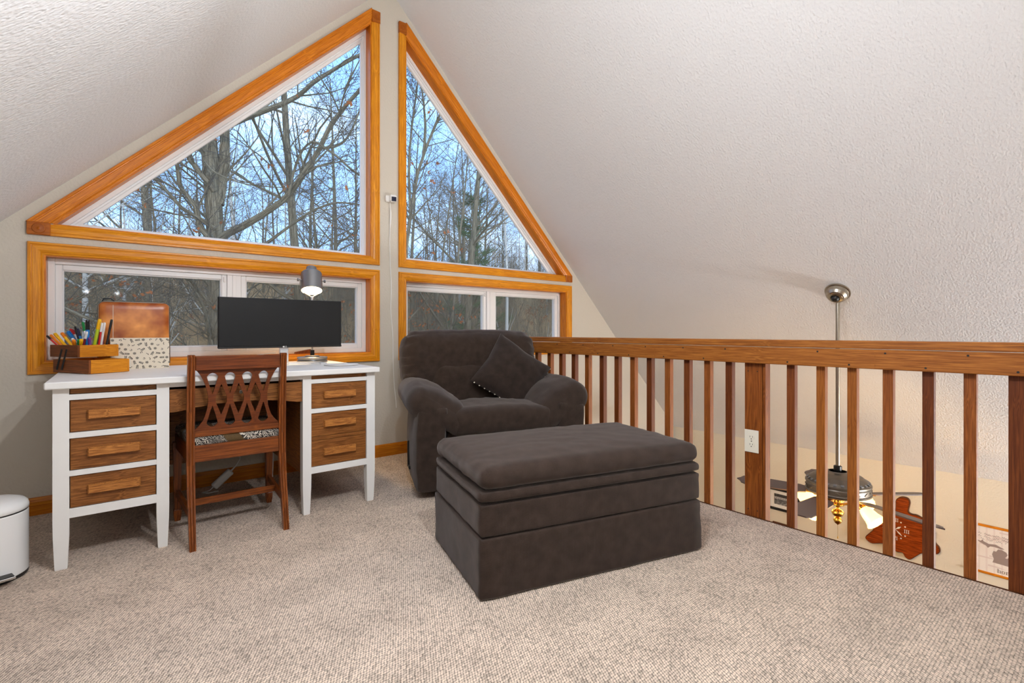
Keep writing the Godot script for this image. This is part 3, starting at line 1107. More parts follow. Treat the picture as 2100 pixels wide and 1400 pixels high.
func monitor():
	var root := thing("computer_monitor", "black ultrawide monitor standing on the white desk", "monitor", V(0.808, DT, -3.17))
	obj("screen_housing", boxmesh(V(0, 0.250, -0.012), V(0.692, 0.292, 0.022), 0.004), M.black, root)
	obj("display", boxmesh(V(0, 0.255, 0.0), V(0.684, 0.278, 0.003), 0.001), M.screen, root)
	obj("chin", boxmesh(V(0, 0.1100, 0.001), V(0.690, 0.010, 0.004), 0.001), M.black, root)
	var ring := mb()
	ring.lathe([P(0.0, 0.0), P(0.0045, 0.0), P(0.0045, 0.001), P(0.0, 0.001)], 16, Transform3D(Basis(Vector3.RIGHT, PI / 2), V(-0.005, 0.1105, 0.0025)))
	obj("logo_disc", ring, M.plastic_white, root)
	text("LG", 0.0092, V(0.0065, 0.1105, 0.0035), M.plastic_white, root, "logo_lettering")
	obj("neck", boxmesh(V(0.005, 0.085, -0.03), V(0.050, 0.17, 0.020), 0.004), M.silver, root)
	# shallow crescent foot
	var poly := PackedVector2Array()
	for i in 21:
		var a := PI * i / 20.0
		poly.append(P(0.22 * cos(a), -0.10 + 0.20 * sin(a)))
	for i in 21:
		var a := PI * (20 - i) / 20.0
		poly.append(P(0.185 * cos(a), -0.10 + 0.135 * sin(a)))
	var f := mb()
	f.prism(poly, V(0, 0, 0), Vector3.RIGHT, Vector3.FORWARD, Vector3.UP, 0.0, 0.012)
	obj("foot", f, M.silver, root)
	obj("foot_arm", boxmesh(V(0.005, 0.006, -0.06), V(0.05, 0.012, 0.10), 0.003), M.silver, root)

func text(s: String, size: float, at: Vector3, m: Material, parent: Node, called: String, bs := Basis.IDENTITY, serif := false):
	var tm := TextMesh.new()
	var f := SystemFont.new()
	f.font_names = PackedStringArray(["Droid Serif" if serif else "Droid Sans"])
	if serif: f.font_italic = true
	tm.font = f
	tm.text = s
	tm.font_size = 32
	tm.pixel_size = size / 24.0
	tm.depth = 0.0006
	var o := MeshInstance3D.new()
	o.name = called
	o.mesh = tm
	o.material_override = m
	o.transform = Transform3D(bs, at)
	parent.add_child(o, true)

func desk_lamp():
	var at := V(1.042, DT, -3.40)
	var root := thing("desk_lamp", "brushed metal desk lamp lit behind the monitor", "lamp", at)
	var b := mb()
	b.lathe([P(0, 0), P(0.093, 0.0), P(0.095, 0.004), P(0.095, 0.010), P(0.088, 0.013), P(0.087, 0.016), P(0.094, 0.019), P(0.095, 0.030), P(0.090, 0.034), P(0, 0.035)], 40)
	obj("base", b, M.dark_steel, root)
	b = mb()
	b.lathe([P(0.045, 0.035), P(0.045, 0.040), P(0.040, 0.043), P(0.0, 0.044)], 28)
	obj("collar", b, M.dark_steel, root)
	b = mb()
	b.lathe([P(0, 0.044), P(0.013, 0.044), P(0.013, 0.078), P(0.0, 0.080)], 16)
	obj("switch_knob", b, M.black, root)
	b = mb()
	b.tube([V(0, 0.07, 0), V(0, 0.24, -0.004), V(0, 0.425, -0.006)], [0.006, 0.006, 0.006], 10, true)
	obj("stem", b, M.steel, root)
	b = mb()
	b.lathe([P(0.012, 0.395), P(0.014, 0.399), P(0.007, 0.415), P(0.014, 0.431), P(0.012, 0.435)], 16, Transform3D(Basis.IDENTITY, V(0, 0, -0.006)), true)
	obj("knuckle", b, M.chrome, root)
	# forked yoke up to the head
	var hc := V(-0.008, 0.540, 0.010)
	for s in [-1.0, 1.0]:
		b = mb()
		b.tube([V(0.0, 0.430, -0.006), V(s * 0.045 - 0.004, 0.455, -0.004), V(s * 0.071 - 0.008, 0.485, 0.0), hc + V(s * 0.071, 0, 0)], [0.0032, 0.0032, 0.0032, 0.0032], 8)
		obj("yoke_arm", b, M.steel, root)
		b = mb()
		b.lathe([P(0, 0), P(0.004, 0.0), P(0.004, 0.016), P(0.010, 0.017), P(0.010, 0.026), P(0, 0.027)], 12, Transform3D(Basis(Vector3.BACK, -s * PI / 2), hc + V(s * 0.064, 0, 0)))
		obj("thumb_screw", b, M.dark_steel, root)
	# head: open cylinder tilted forwards over the monitor
	var head := Node3D.new()
	head.name = "lamp_head"
	root.add_child(head)
	head.position = hc
	head.basis = Basis(Vector3.BACK, -0.10) * Basis(Vector3.RIGHT, -0.36)
	b = mb()
	b.lathe([P(0.064, -0.075), P(0.0655, -0.0745), P(0.0655, 0.050), P(0.060, 0.056), P(0.034, 0.058), P(0.033, 0.094), P(0.029, 0.098), P(0.0, 0.099)], 40)
	obj("shade", b, M.dark_steel, head)
	b = mb()
	b.lathe([P(0.0635, -0.0745), P(0.0635, 0.048), P(0.0, 0.050)], 40)
	obj("reflector", b, M.lampin, head)
	b = mb()
	b.lathe([P(0, 0.099), P(0.006, 0.099), P(0.006, 0.108), P(0.0, 0.109)], 12)
	obj("finial", b, M.black, head)
	b = mb()
	b.lathe([P(0.0, -0.055), P(0.022, -0.050), P(0.040, -0.036), P(0.047, -0.014), P(0.030, 0.020), P(0.014, 0.046), P(0.0, 0.046)], 24, Transform3D.IDENTITY, true)
	obj("light_bulb", b, M.bulb, head)
	var o := OmniLight3D.new()
	o.light_color = rgb(255, 210, 140)
	o.light_energy = 0.5
	o.light_size = 0.035
	o.omni_range = 8.0
	o.omni_attenuation = 2.0
	o.shadow_enabled = true
	o.position = V(0, -0.02, 0)
	head.add_child(o)

func pencil_tray():
	var ang := 0.51
	var root := thing("pencil_box", "two tier wooden pencil box with black hinge straps on the desk", "box", V(-0.075, DT, -3.212), ang)
	# local: x to the right face, z to the front
	for q in [["lower_tray", V(0, 0.034, 0), V(0.175, 0.064, 0.285)], ["upper_tray", V(0.045, 0.104, -0.142), V(0.180, 0.060, 0.233)]]:
		var c: Vector3 = q[1]
		var s: Vector3 = q[2]
		var t := Node3D.new()
		t.name = q[0]
		root.add_child(t)
		var th := 0.009
		obj("side", boxmesh(c + V(s.x / 2 - th / 2, 0, 0), V(th, s.y, s.z), 0.001, 2), M.tray, t)
		obj("side", boxmesh(c - V(s.x / 2 - th / 2, 0, 0), V(th, s.y, s.z), 0.001, 2), M.tray_end, t)
		obj("side", boxmesh(c + V(0, 0, s.z / 2 - th / 2), V(s.x - 2 * th, s.y, th), 0.001, 0), M.tray, t)
		obj("side", boxmesh(c - V(0, 0, s.z / 2 - th / 2), V(s.x - 2 * th, s.y, th), 0.001, 0), M.tray, t)
		obj("base", boxmesh(c - V(0, s.y / 2 - 0.004, 0), V(s.x - 2 * th, 0.006, s.z - 2 * th), 0.0, 0), M.tray, t)
	for z in [-0.085, -0.045]:
		obj("hinge_strap", boxmesh(V(-0.0905, 0.066, z), V(0.004, 0.108, 0.010), 0.001, 1, Basis(Vector3.RIGHT, 0.40)), M.black_soft, root)
	pens(root.transform)

func pens(tf: Transform3D):
	var cols := {"yellow": rgb(244, 186, 20), "orange": rgb(236, 132, 24), "blue": rgb(20, 120, 196), "navy": rgb(24, 30, 66), "red": rgb(196, 30, 34), "green": rgb(20, 130, 62), "white": rgb(232, 232, 232), "black": rgb(20, 20, 22), "purple": rgb(112, 60, 140), "teal": rgb(20, 128, 120), "lime": rgb(188, 210, 40), "maroon": rgb(116, 26, 48)}
	var mats := {}
	for k in cols: mats[k] = mat(cols[k], 0.3)
	# colour, cap colour, x, z, lean x, lean z, radius, length, kind
	var list := [
		["red", "black", -0.070, 0.118, -1.05, 0.04, 0.0045, 0.120, "pen"], ["orange", "orange", -0.055, 0.102, -1.02, 0.04, 0.0060, 0.120, "highlighter"], ["yellow", "yellow", -0.048, 0.085, -0.95, 0.04, 0.0070, 0.120, "highlighter"],
		["yellow", "orange", -0.030, 0.067, -0.90, 0.04, 0.0068, 0.118, "marker"], ["blue", "blue", -0.010, 0.048, -0.88, 0.04, 0.0085, 0.125, "highlighter"], ["white", "red", -0.014, 0.030, -0.80, 0.04, 0.0060, 0.140, "marker"],
		["maroon", "maroon", -0.020, 0.014, -0.85, 0.04, 0.0048, 0.140, "pen"], ["navy", "navy", -0.028, -0.003, -0.92, 0.04, 0.0050, 0.140, "pen"], ["white", "orange", -0.040, -0.019, -0.98, 0.04, 0.0045, 0.130, "pen"],
		["navy", "black", 0.012, 0.056, -0.55, -0.05, 0.0052, 0.150, "pen"], ["white", "black", 0.012, 0.022, -0.50, -0.05, 0.0045, 0.140, "pen"], ["red", "red", 0.024, 0.022, -0.48, -0.1, 0.0052, 0.165, "marker"],
		["white", "green", 0.034, 0.040, -0.44, -0.05, 0.0058, 0.165, "marker"], ["blue", "navy", 0.026, 0.052, -0.42, 0.05, 0.0058, 0.130, "pen"], ["orange", "orange", 0.010, 0.090, 0.55, 0.35, 0.0075, 0.085, "highlighter"],
		["green", "green", 0.030, 0.088, 0.62, 0.3, 0.0075, 0.085, "highlighter"], ["yellow", "yellow", 0.042, 0.088, 0.55, 0.25, 0.0080, 0.085, "marker"], ["teal", "white", 0.046, 0.074, -0.5, 0.3, 0.0055, 0.090, "pen"],
		["black", "red", 0.040, 0.0, -0.05, -0.1, 0.0055, 0.145, "pen"], ["maroon", "red", 0.048, -0.012, -0.20, -0.12, 0.0048, 0.150, "pen"], ["black", "black", 0.052, -0.02, 0.05, -0.15, 0.0050, 0.165, "pen"],
		["white", "white", 0.058, 0.012, 0.18, -0.05, 0.0052, 0.150, "pen"], ["lime", "yellow", 0.052, 0.042, 0.30, -0.02, 0.0075, 0.170, "highlighter"], ["blue", "black", 0.062, 0.072, 0.10, 0.05, 0.0080, 0.160, "highlighter"],
		["red", "white", 0.070, 0.030, 0.24, 0.0, 0.0045, 0.150, "pen"], ["maroon", "white", 0.072, 0.100, 0.50, 0.05, 0.0048, 0.120, "pen"], ["purple", "purple", 0.074, 0.066, 0.08, 0.1, 0.0062, 0.080, "marker"],
	]
	for q in list:
		var nm: String = q[8]
		var full := ("felt_marker" if nm == "marker" else ("highlighter" if nm == "highlighter" else "ballpoint_pen"))
		var lab: String
		if q[0] == q[1]: lab = "%s %s standing in the wooden pencil box" % [q[0], full.replace("_", " ")]
		else: lab = "%s %s with a %s end in the wooden pencil box" % [q[0], full.replace("_", " "), q[1]]
		var o := thing(full, lab, "pen", Vector3.ZERO, 0.0, "pens in the wooden pencil box")
		var r: float = q[6]
		var ln: float = q[7] * 1.12
		var b := mb()
		b.lathe([P(0, 0), P(r * 0.8, 0.002), P(r, 0.008), P(r, ln * 0.72)], 12, Transform3D.IDENTITY)
		obj("barrel", b, mats[q[0]], o)
		b = mb()
		b.lathe([P(r, ln * 0.72), P(r * 1.12, ln * 0.725), P(r * 1.08, ln * 0.96), P(r * 0.8, ln), P(0, ln)], 12, Transform3D.IDENTITY)
		obj("cap", b, mats[q[1]], o)
		obj("clip", boxmesh(V(0, ln * 0.84, r * 1.35), V(r * 0.5, ln * 0.22, r * 0.35), 0.0), mats[q[1]], o)
		# the tray's long side runs along its z; pens that lie over rest on the rim
		var bs := Basis(Vector3.RIGHT, q[4]) * Basis(Vector3.BACK, q[5])
		var fy := 0.082 + 0.030 * smoothstep(0.5, 0.95, absf(q[4]))
		var need := maxf(0.0, 0.136 - fy) * tan(absf(q[4])) + r + 0.012
		var fz := clampf(-0.142 + q[2] * 1.25, -0.2585 + (need if q[4] < 0.0 else 0.016), -0.0255 - (need if q[4] > 0.0 else 0.016))
		var fx := clampf(0.045 - (q[3] - 0.04) * 0.9, -0.034 + 0.05 * maxf(q[5], 0.0), 0.122)
		o.transform = tf * Transform3D(bs, V(fx, fy, fz))

func desk_things():
	# floral card box and the leather case behind it
	var fb := thing("magazine_box", "cream card box printed with black sprigs and daisies", "box", V(0.124, DT, -3.385))
	var b := mb()
	var i0 := b.v.size()
	b.quad(V(-0.128, 0, 0.035), V(0.128, 0, 0.035), V(0.128, 0.167, 0.035), V(-0.128, 0.167, 0.035), V(0, 0.08, 0))
	for j in 4: b.t[i0 + j] = [P(0, 1), P(1, 1), P(1, 0), P(0, 0)][j]
	obj("front_panel", b, M.floral, fb)
	b = mb()
	b.box(V(0, 0.003, 0), V(0.256, 0.006, 0.068), 0.0)
	b.box(V(-0.126, 0.083, -0.002), V(0.004, 0.166, 0.066), 0.0)
	b.box(V(0.126, 0.083, -0.002), V(0.004, 0.166, 0.066), 0.0)
	b.box(V(0, 0.083, -0.033), V(0.256, 0.166, 0.003), 0.0)
	b.box(V(0, 0.083, 0.0335), V(0.256, 0.166, 0.002), 0.0)
	obj("card_body", b, M.cream, fb)
	var lc := thing("portfolio_case", "tan leather zip portfolio standing behind the floral box", "case", V(0.103, DT, -3.460))
	b = mb()
	b.rbox(V(0.312, 0.362, 0.050), 0.024, 18, func(q: Vector3, u: Vector3) -> Vector3:
		if absf(u.z) > 0.99: q.z += signf(u.z) * 0.004 * (1 - u.x * u.x) * (1 - u.y * u.y)
		return q, Transform3D(Basis.IDENTITY, V(0, 0.181, 0)))
	obj("cover", b, M.leather, lc)
	b = mb()
	var zp := []
	for i in 25:
		var t := i / 24.0
		var a := TAU * t
		zp.append(V(clampf(cos(a) * 0.30, -0.157, 0.157), clampf(0.181 + sin(a) * 0.34, 0.0, 0.363), 0))
	b.tube([V(-0.156, 0.02, 0), V(-0.157, 0.34, 0), V(-0.14, 0.363, 0), V(0.13, 0.363, 0), V(0.155, 0.345, 0), V(0.157, 0.02, 0)], [0.005, 0.005, 0.005, 0.005, 0.005, 0.005], 8)
	obj("zip", b, M.pewter, lc)
	obj("stitched_seam", boxmesh(V(-0.095, 0.18, 0.0285), V(0.002, 0.33, 0.002), 0.0, 1), M.cream, lc)
	b = mb()
	b.tube([V(-0.14, 0.362, 0.0), V(-0.135, 0.378, 0.006), V(-0.105, 0.380, 0.006), V(-0.09, 0.366, 0.0)], [0.004, 0.004, 0.004, 0.004], 8, true)
	obj("zip_pull", b, M.black, lc)
	# round white charging pad
	var d := thing("charging_pad", "thin round white pad lying on the desk beside the monitor", "pad", V(1.075, DT, -2.955))
	b = mb()
	b.lathe([P(0.0, 0.0), P(0.098, 0.0), P(0.099, 0.0015), P(0.098, 0.003)], 48)
	obj("rubber_base", b, M.pewter, d)
	b = mb()
	b.lathe([P(0.099, 0.003), P(0.099, 0.0045), P(0.097, 0.006), P(0.0, 0.0062)], 48)
	obj("pad_top", b, M.plastic_white, d)
	# a small tan wooden wedge on the sill
	var wd := mb()
	wd.loft([[V(0, 0, 0), V(0.11, 0, 0), V(0.11, 0, -0.03), V(0, 0, -0.03)], [V(0.004, 0.012, 0), V(0.106, 0.030, 0), V(0.106, 0.030, -0.03), V(0.004, 0.012, -0.03)]])
	var we := obj("wooden_wedge", wd, M.tray_end)
	we.position = V(0.995, 0.8062, -3.622)
	tag(we, "small tan wooden wedge on the window sill behind the lamp", "wedge")
	# white cable from the monitor to the wall
	var cb := mb()
	var pts := []
	var rad := []
	for i in 17:
		var t := i / 16.0
		pts.append(V(lerpf(0.80, 0.50, t), 0.83 - 0.065 * t * t - 0.01 * sin(PI * t), lerpf(-3.33, -3.48, t)))
		rad.append(0.0025)
	cb.tube(pts, rad, 6, true)
	var co := obj("monitor_cable", cb, M.plastic_grey)
	tag(co, "pale cable looping from behind the monitor to the desk", "cable")

# ------------------------------------------------------------------ under the desk, bin, camera
func small_things():
	var pa := thing("power_adapter", "white power adapter with cord leaning by the baseboard under the desk", "adapter", V(0.50, 0.0, -3.46))
	var bs := Basis(Vector3.BACK, 0.72)
	obj("adapter_body", boxmesh(V(0.028, 0.062, 0), V(0.125, 0.042, 0.032), 0.006, 0, bs), M.plastic_white, pa)
	var b := mb()
	b.tube([V(0.072, 0.10, 0), V(0.10, 0.128, 0.0), V(0.125, 0.165, -0.01), V(0.13, 0.22, -0.02), V(0.12, 0.30, -0.03), V(0.118, 0.45, -0.012)], [0.006, 0.0035, 0.003, 0.003, 0.003, 0.003], 8, true)
	obj("cord", b, M.plastic_white, pa)
	b = mb()
	b.tube([V(-0.02, 0.022, 0), V(-0.04, 0.008, 0.01), V(-0.08, 0.004, 0.02), V(-0.05, 0.004, 0.05), V(0.0, 0.004, 0.04)], [0.003, 0.003, 0.003, 0.003, 0.003], 8, true)
	obj("cord", b, M.plastic_white, pa)
	b = mb()
	b.tube([V(0.205, 0.10, -3.50), V(0.26, 0.165, -3.53), V(0.36, 0.26, -3.56), V(0.40, 0.40, -3.565)], [0.0035, 0.0035, 0.0035, 0.0035], 8, true)
	var wc := obj("power_cable", b, M.plastic_white)
	tag(wc, "white cord slanting up the wall in the desk kneehole", "cord")
	# pedal bin
	var pb := thing("pedal_bin", "small white enamel pedal bin with a domed lid beside the desk", "bin", V(-0.372, 0, -2.775))
	b = mb()
	b.lathe([P(0, 0.0), P(0.112, 0.0), P(0.114, 0.004), P(0.114, 0.012), P(0.112, 0.013)], 56)
	obj("base_ring", b, M.black, pb)
	b = mb()
	b.lathe([P(0.112, 0.013), P(0.1145, 0.016), P(0.1145, 0.250), P(0.113, 0.254)], 56)
	obj("body", b, M.enamel, pb)
	b = mb()
	b.lathe([P(0.113, 0.254), P(0.113, 0.259)], 56)
	obj("rim_gap", b, M.black, pb)
	b = mb()
	b.lathe([P(0.113, 0.259), P(0.1155, 0.261), P(0.1155, 0.272), P(0.112, 0.284), P(0.102, 0.294), P(0.080, 0.302), P(0.045, 0.306), P(0, 0.307)], 56, Transform3D.IDENTITY, true)
	obj("lid", b, M.enamel, pb)
	var pd := Node3D.new()
	pd.name = "pedal"
	pb.add_child(pd)
	pd.rotation.y = 0.30
	obj("pedal_plate", boxmesh(V(0.0, 0.030, 0.135), V(0.095, 0.010, 0.048), 0.003), M.chrome, pd)
	obj("rubber_tread", boxmesh(V(0.0, 0.036, 0.135), V(0.088, 0.003, 0.036), 0.001), M.black, pd)
	# little camera on the wall between the windows, its cable runs down behind the recliner
	var cam := thing("wall_camera", "small white cube camera mounted on the wall between the windows", "camera", V(1.683, 1.985, ZW))
	obj("mount", boxmesh(V(-0.020, 0.004, 0.012), V(0.040, 0.048, 0.024), 0.005), M.plastic_white, cam)
	var bs2 := Basis(Vector3.UP, -0.25)
	obj("camera_body", boxmesh(V(0.010, 0.004, 0.040), V(0.052, 0.056, 0.040), 0.009, 0, bs2), M.plastic_white, cam)
	obj("lens_window", boxmesh(V(0.0085, -0.003, 0.0605), V(0.036, 0.034, 0.003), 0.003, 0, bs2), M.lens, cam)
	b = mb()
	var pts := []
	var rad := []
	for i in 40:
		var t := i / 39.0
		pts.append(V(0.0 + 0.055 * t * t + 0.004 * sin(t * 21.0) - 0.006 * t, -0.02 - 1.60 * t, 0.008 + 0.003 * sin(t * 33.0)))
		rad.append(0.0028 if absf(t - 0.075) > 0.03 else 0.0065)
	b.tube(pts, rad, 8, true)
	obj("cable", b, M.plastic_white, cam)

# ------------------------------------------------------------------ recliner, cushion, ottoman
func recliner():
	var root := thing("recliner", "overstuffed dark brown fabric recliner in front of the railing", "armchair", V(1.957, 0, -2.668), -0.384)
	var nz := noise(301, 3.2, 3)
	var wr := noise(302, 9.0, 2)
	# side bodies under the arms
	for s in [-1.0, 1.0]:
		var b := mb()
		b.rbox(V(0.185, 0.50, 0.71), 0.035, 14, func(q: Vector3, u: Vector3) -> Vector3:
			q.x += s * 0.012 * (1 - u.y * u.y)
			if u.z < 0.0: q.x -= s * 0.03 * u.z * u.z
			q.z += 0.02 * u.y
			return q + V(1, 0, 1) * 0.004 * nz.get_noise_3dv(q * 2.0), Transform3D(Basis.IDENTITY, V(s * 0.422, 0.285, 0.045)))
		obj("side_panel", b, M.fabric, root)
		# plump arm pad, higher on the outside, rolled over the front
		b = mb()
		b.rbox(V(0.385, 0.178, 0.66), 0.088, 26, func(q: Vector3, u: Vector3) -> Vector3:
			var e: float = s * u.x       # +1 outside
			q.y += 0.020 * (1 - u.x * u.x) * (1 - u.z * u.z)
			q.y *= 1.0 - 0.22 * maxf(0.0, -e)
			if u.z > 0.3: q.y -= 0.050 * (u.z - 0.3) * (u.z - 0.3) * (1.3 - e)
			q.x -= s * 0.020 * smoothstep(0.2, 1.0, u.z)
			var wv := wr.get_noise_3d(q.x * 1.2, q.y * 1.2, q.z * 0.35)
			return q + V(0.3, 1, 0.3) * 0.006 * wv + V(0, 1, 0) * 0.010 * nz.get_noise_3dv(q), Transform3D(Basis(Vector3.BACK, s * 0.42), V(s * 0.395, 0.522, 0.085)))
		obj("arm_pad", b, M.fabric, root)
	# front panel (folded footrest) and seat
	var f := mb()
	f.rbox(V(0.665, 0.33, 0.10), 0.020, 12, func(q: Vector3, u: Vector3) -> Vector3: return q + V(0, 0, 0.010) * (1 - u.y * u.y), Transform3D(Basis.IDENTITY, V(0, 0.215, 0.300)))
	obj("footrest_panel", f, M.fabric, root)
	f = mb()
	f.rbox(V(0.67, 0.155, 0.66), 0.060, 24, func(q: Vector3, u: Vector3) -> Vector3:
		if u.y > 0: q.y += 0.030 * (1 - u.x * u.x) * (1.0 - 0.5 * u.z * u.z)
		q.z += 0.02 * (1 - u.x * u.x) * maxf(u.z, 0.0)
		return q + V(0, 1, 0) * 0.007 * wr.get_noise_3d(q.x * 1.6, 0.0, q.z * 0.5) + V(0, 1, 0) * 0.008 * nz.get_noise_3dv(q), Transform3D(Basis(Vector3.RIGHT, -0.05), V(0, 0.415, 0.075)))
	obj("seat_cushion", f, M.fabric, root)
	# back: wide head pillow above a lumbar pillow
	f = mb()
	f.rbox(V(0.70, 0.34, 0.22), 0.090, 20, func(q: Vector3, u: Vector3) -> Vector3:
		return q + V(0, 0, 1) * 0.012 * wr.get_noise_3d(q.x, q.y * 0.5, 0.0) + V(0, 0, 0.02) * (1 - u.x * u.x) * maxf(u.z, 0), Transform3D(Basis(Vector3.RIGHT, -0.14), V(-0.02, 0.575, -0.215)))
	obj("lumbar_pillow", f, M.fabric, root)
	f = mb()
	f.rbox(V(0.98, 0.430, 0.30), 0.120, 30, func(q: Vector3, u: Vector3) -> Vector3:
		q.z += 0.030 * (1 - u.x * u.x) * (1 - u.y * u.y) * signf(u.z) * absf(u.z)
		q.x *= 1.0 - 0.035 * maxf(-u.y, 0.0)
		q.y += 0.014 * (1 - u.x * u.x) * maxf(u.y, 0.0)
		# gathers where the cover is pulled in at the two ends
		var g := smoothstep(0.72, 1.0, absf(u.x))
		q += V(0, 1, 1) * 0.008 * g * sin(q.y * 95.0 + 3.0 * nz.get_noise_3dv(q * 2.0))
		return q + V(0.2, 0.6, 1) * 0.009 * nz.get_noise_3dv(q) + V(0, 1, 0.4) * 0.006 * wr.get_noise_3d(q.x * 1.4, 0.0, q.z * 0.4), Transform3D(Basis(Vector3.RIGHT, -0.17), V(-0.065, 0.742, -0.315)))
	obj("back_cushion", f, M.fabric, root)
	f = mb()
	f.rbox(V(0.86, 0.62, 0.10), 0.04, 10, null, Transform3D(Basis(Vector3.RIGHT, -0.17), V(-0.03, 0.55, -0.40)))
	obj("back_frame", f, M.fabric, root)
	# release lever on the side
	f = mb()
	f.box(V(-0.528, 0.20, 0.06), V(0.014, 0.165, 0.030), 0.006, 1)
	f.box(V(-0.522, 0.125, 0.085), V(0.022, 0.020, 0.075), 0.006, 2)
	obj("release_lever", f, M.black, root)
	# base
	obj("base", boxmesh(V(0, 0.025, 0.02), V(0.70, 0.05, 0.56), 0.005), M.black_soft, root)
	throw_cushion(root.transform)

func throw_cushion(tf: Transform3D):
	var c := thing("throw_cushion", "dark brown square cushion with a pale stitched edge on the recliner", "cushion")
	var s := 0.215
	var b := mb()
	var nz := noise(311, 6.0, 3)
	b.rbox(V(2 * s, 2 * s, 0.15), 0.010, 26, func(q: Vector3, u: Vector3) -> Vector3:
		var e := pow((1.0 - pow(absf(u.x), 2.4)) * (1.0 - pow(absf(u.y), 2.4)), 0.55)
		q.z = u.z * (0.006 + 0.072 * e)
		var pinch := 1.0 - 0.09 * (1.0 - absf(u.y)) * absf(u.x) * absf(u.x)
		var pinch2 := 1.0 - 0.09 * (1.0 - absf(u.x)) * absf(u.y) * absf(u.y)
		q.x = u.x * s * pinch
		q.y = u.y * s * pinch2
		q.z += 0.012 * nz.get_noise_2d(q.x, q.y) * (1.0 - e * 0.5)
		return q)
	obj("cover", b, M.fabric_pillow, c)
	# beaded piping along the seam
	b = mb()
	for k in [1, 2]:
		for i in 22:
			var t := -1.0 + 2.0 * (i + 0.5) / 22.0
			var p := V(t * s, s * (1.0 - 0.09 * (1.0 - absf(t))), 0)
			p = Basis(Vector3.BACK, k * PI / 2) * p
			if i % 2 == 0: b.box(p, V(0.009, 0.009, 0.009), 0.003, 0, Basis(Vector3.BACK, k * PI / 2))
	obj("beaded_edge", b, M.cream, c)
	var bs := Basis(Vector3.UP, 0.10) * Basis(Vector3.RIGHT, -0.42) * Basis(Vector3.BACK, PI / 4 + 0.11)
	c.transform = tf * Transform3D(bs, V(0.175, 0.672, -0.025))

func ottoman():
	var root := thing("storage_ottoman", "large dark brown fabric storage ottoman with a cushioned lid", "ottoman", V(1.591, 0, -1.586), -0.255)
	var nz := noise(321, 2.6, 3)
	var wob := func(q: Vector3, u: Vector3) -> Vector3: return q + V(1, 0, 1) * 0.004 * nz.get_noise_3dv(q * 2.5)
	var b := mb()
	b.rbox(V(1.037, 0.222, 0.600), 0.012, 20, func(q: Vector3, u: Vector3) -> Vector3:
		q += V(1, 0, 1) * 0.005 * nz.get_noise_3dv(q * 2.0)
		if u.z > 0: q.z += 0.006 * (1 - u.y * u.y)
		return q, Transform3D(Basis.IDENTITY, V(0, 0.112, 0)))
	obj("lower_panel", b, M.fabric_otto, root)
	b = mb()
	b.rbox(V(1.030, 0.118, 0.593), 0.012, 18, wob, Transform3D(Basis.IDENTITY, V(0, 0.2825, 0)))
	obj("upper_panel", b, M.fabric_otto, root)
	b = mb()
	b.rbox(V(1.036, 0.046, 0.600), 0.022, 18, wob, Transform3D(Basis.IDENTITY, V(0, 0.366, 0)))
	obj("lid_band", b, M.fabric_otto, root)
	b = mb()
	b.rbox(V(1.032, 0.082, 0.605), 0.040, 34, func(q: Vector3, u: Vector3) -> Vector3:
		if u.y > 0: q.y += 0.020 * (1 - pow(absf(u.x), 3)) * (1 - pow(absf(u.z), 3)) + 0.004 * nz.get_noise_3dv(q * 4.0)
		q.x += 0.006 * nz.get_noise_3d(0, q.y * 3, q.z * 3)
		q.z += 0.006 * nz.get_noise_3d(q.x * 3, q.y * 3, 0)
		return q, Transform3D(Basis.IDENTITY, V(0, 0.428, 0)))
	obj("lid_cushion", b, M.fabric_otto, root)

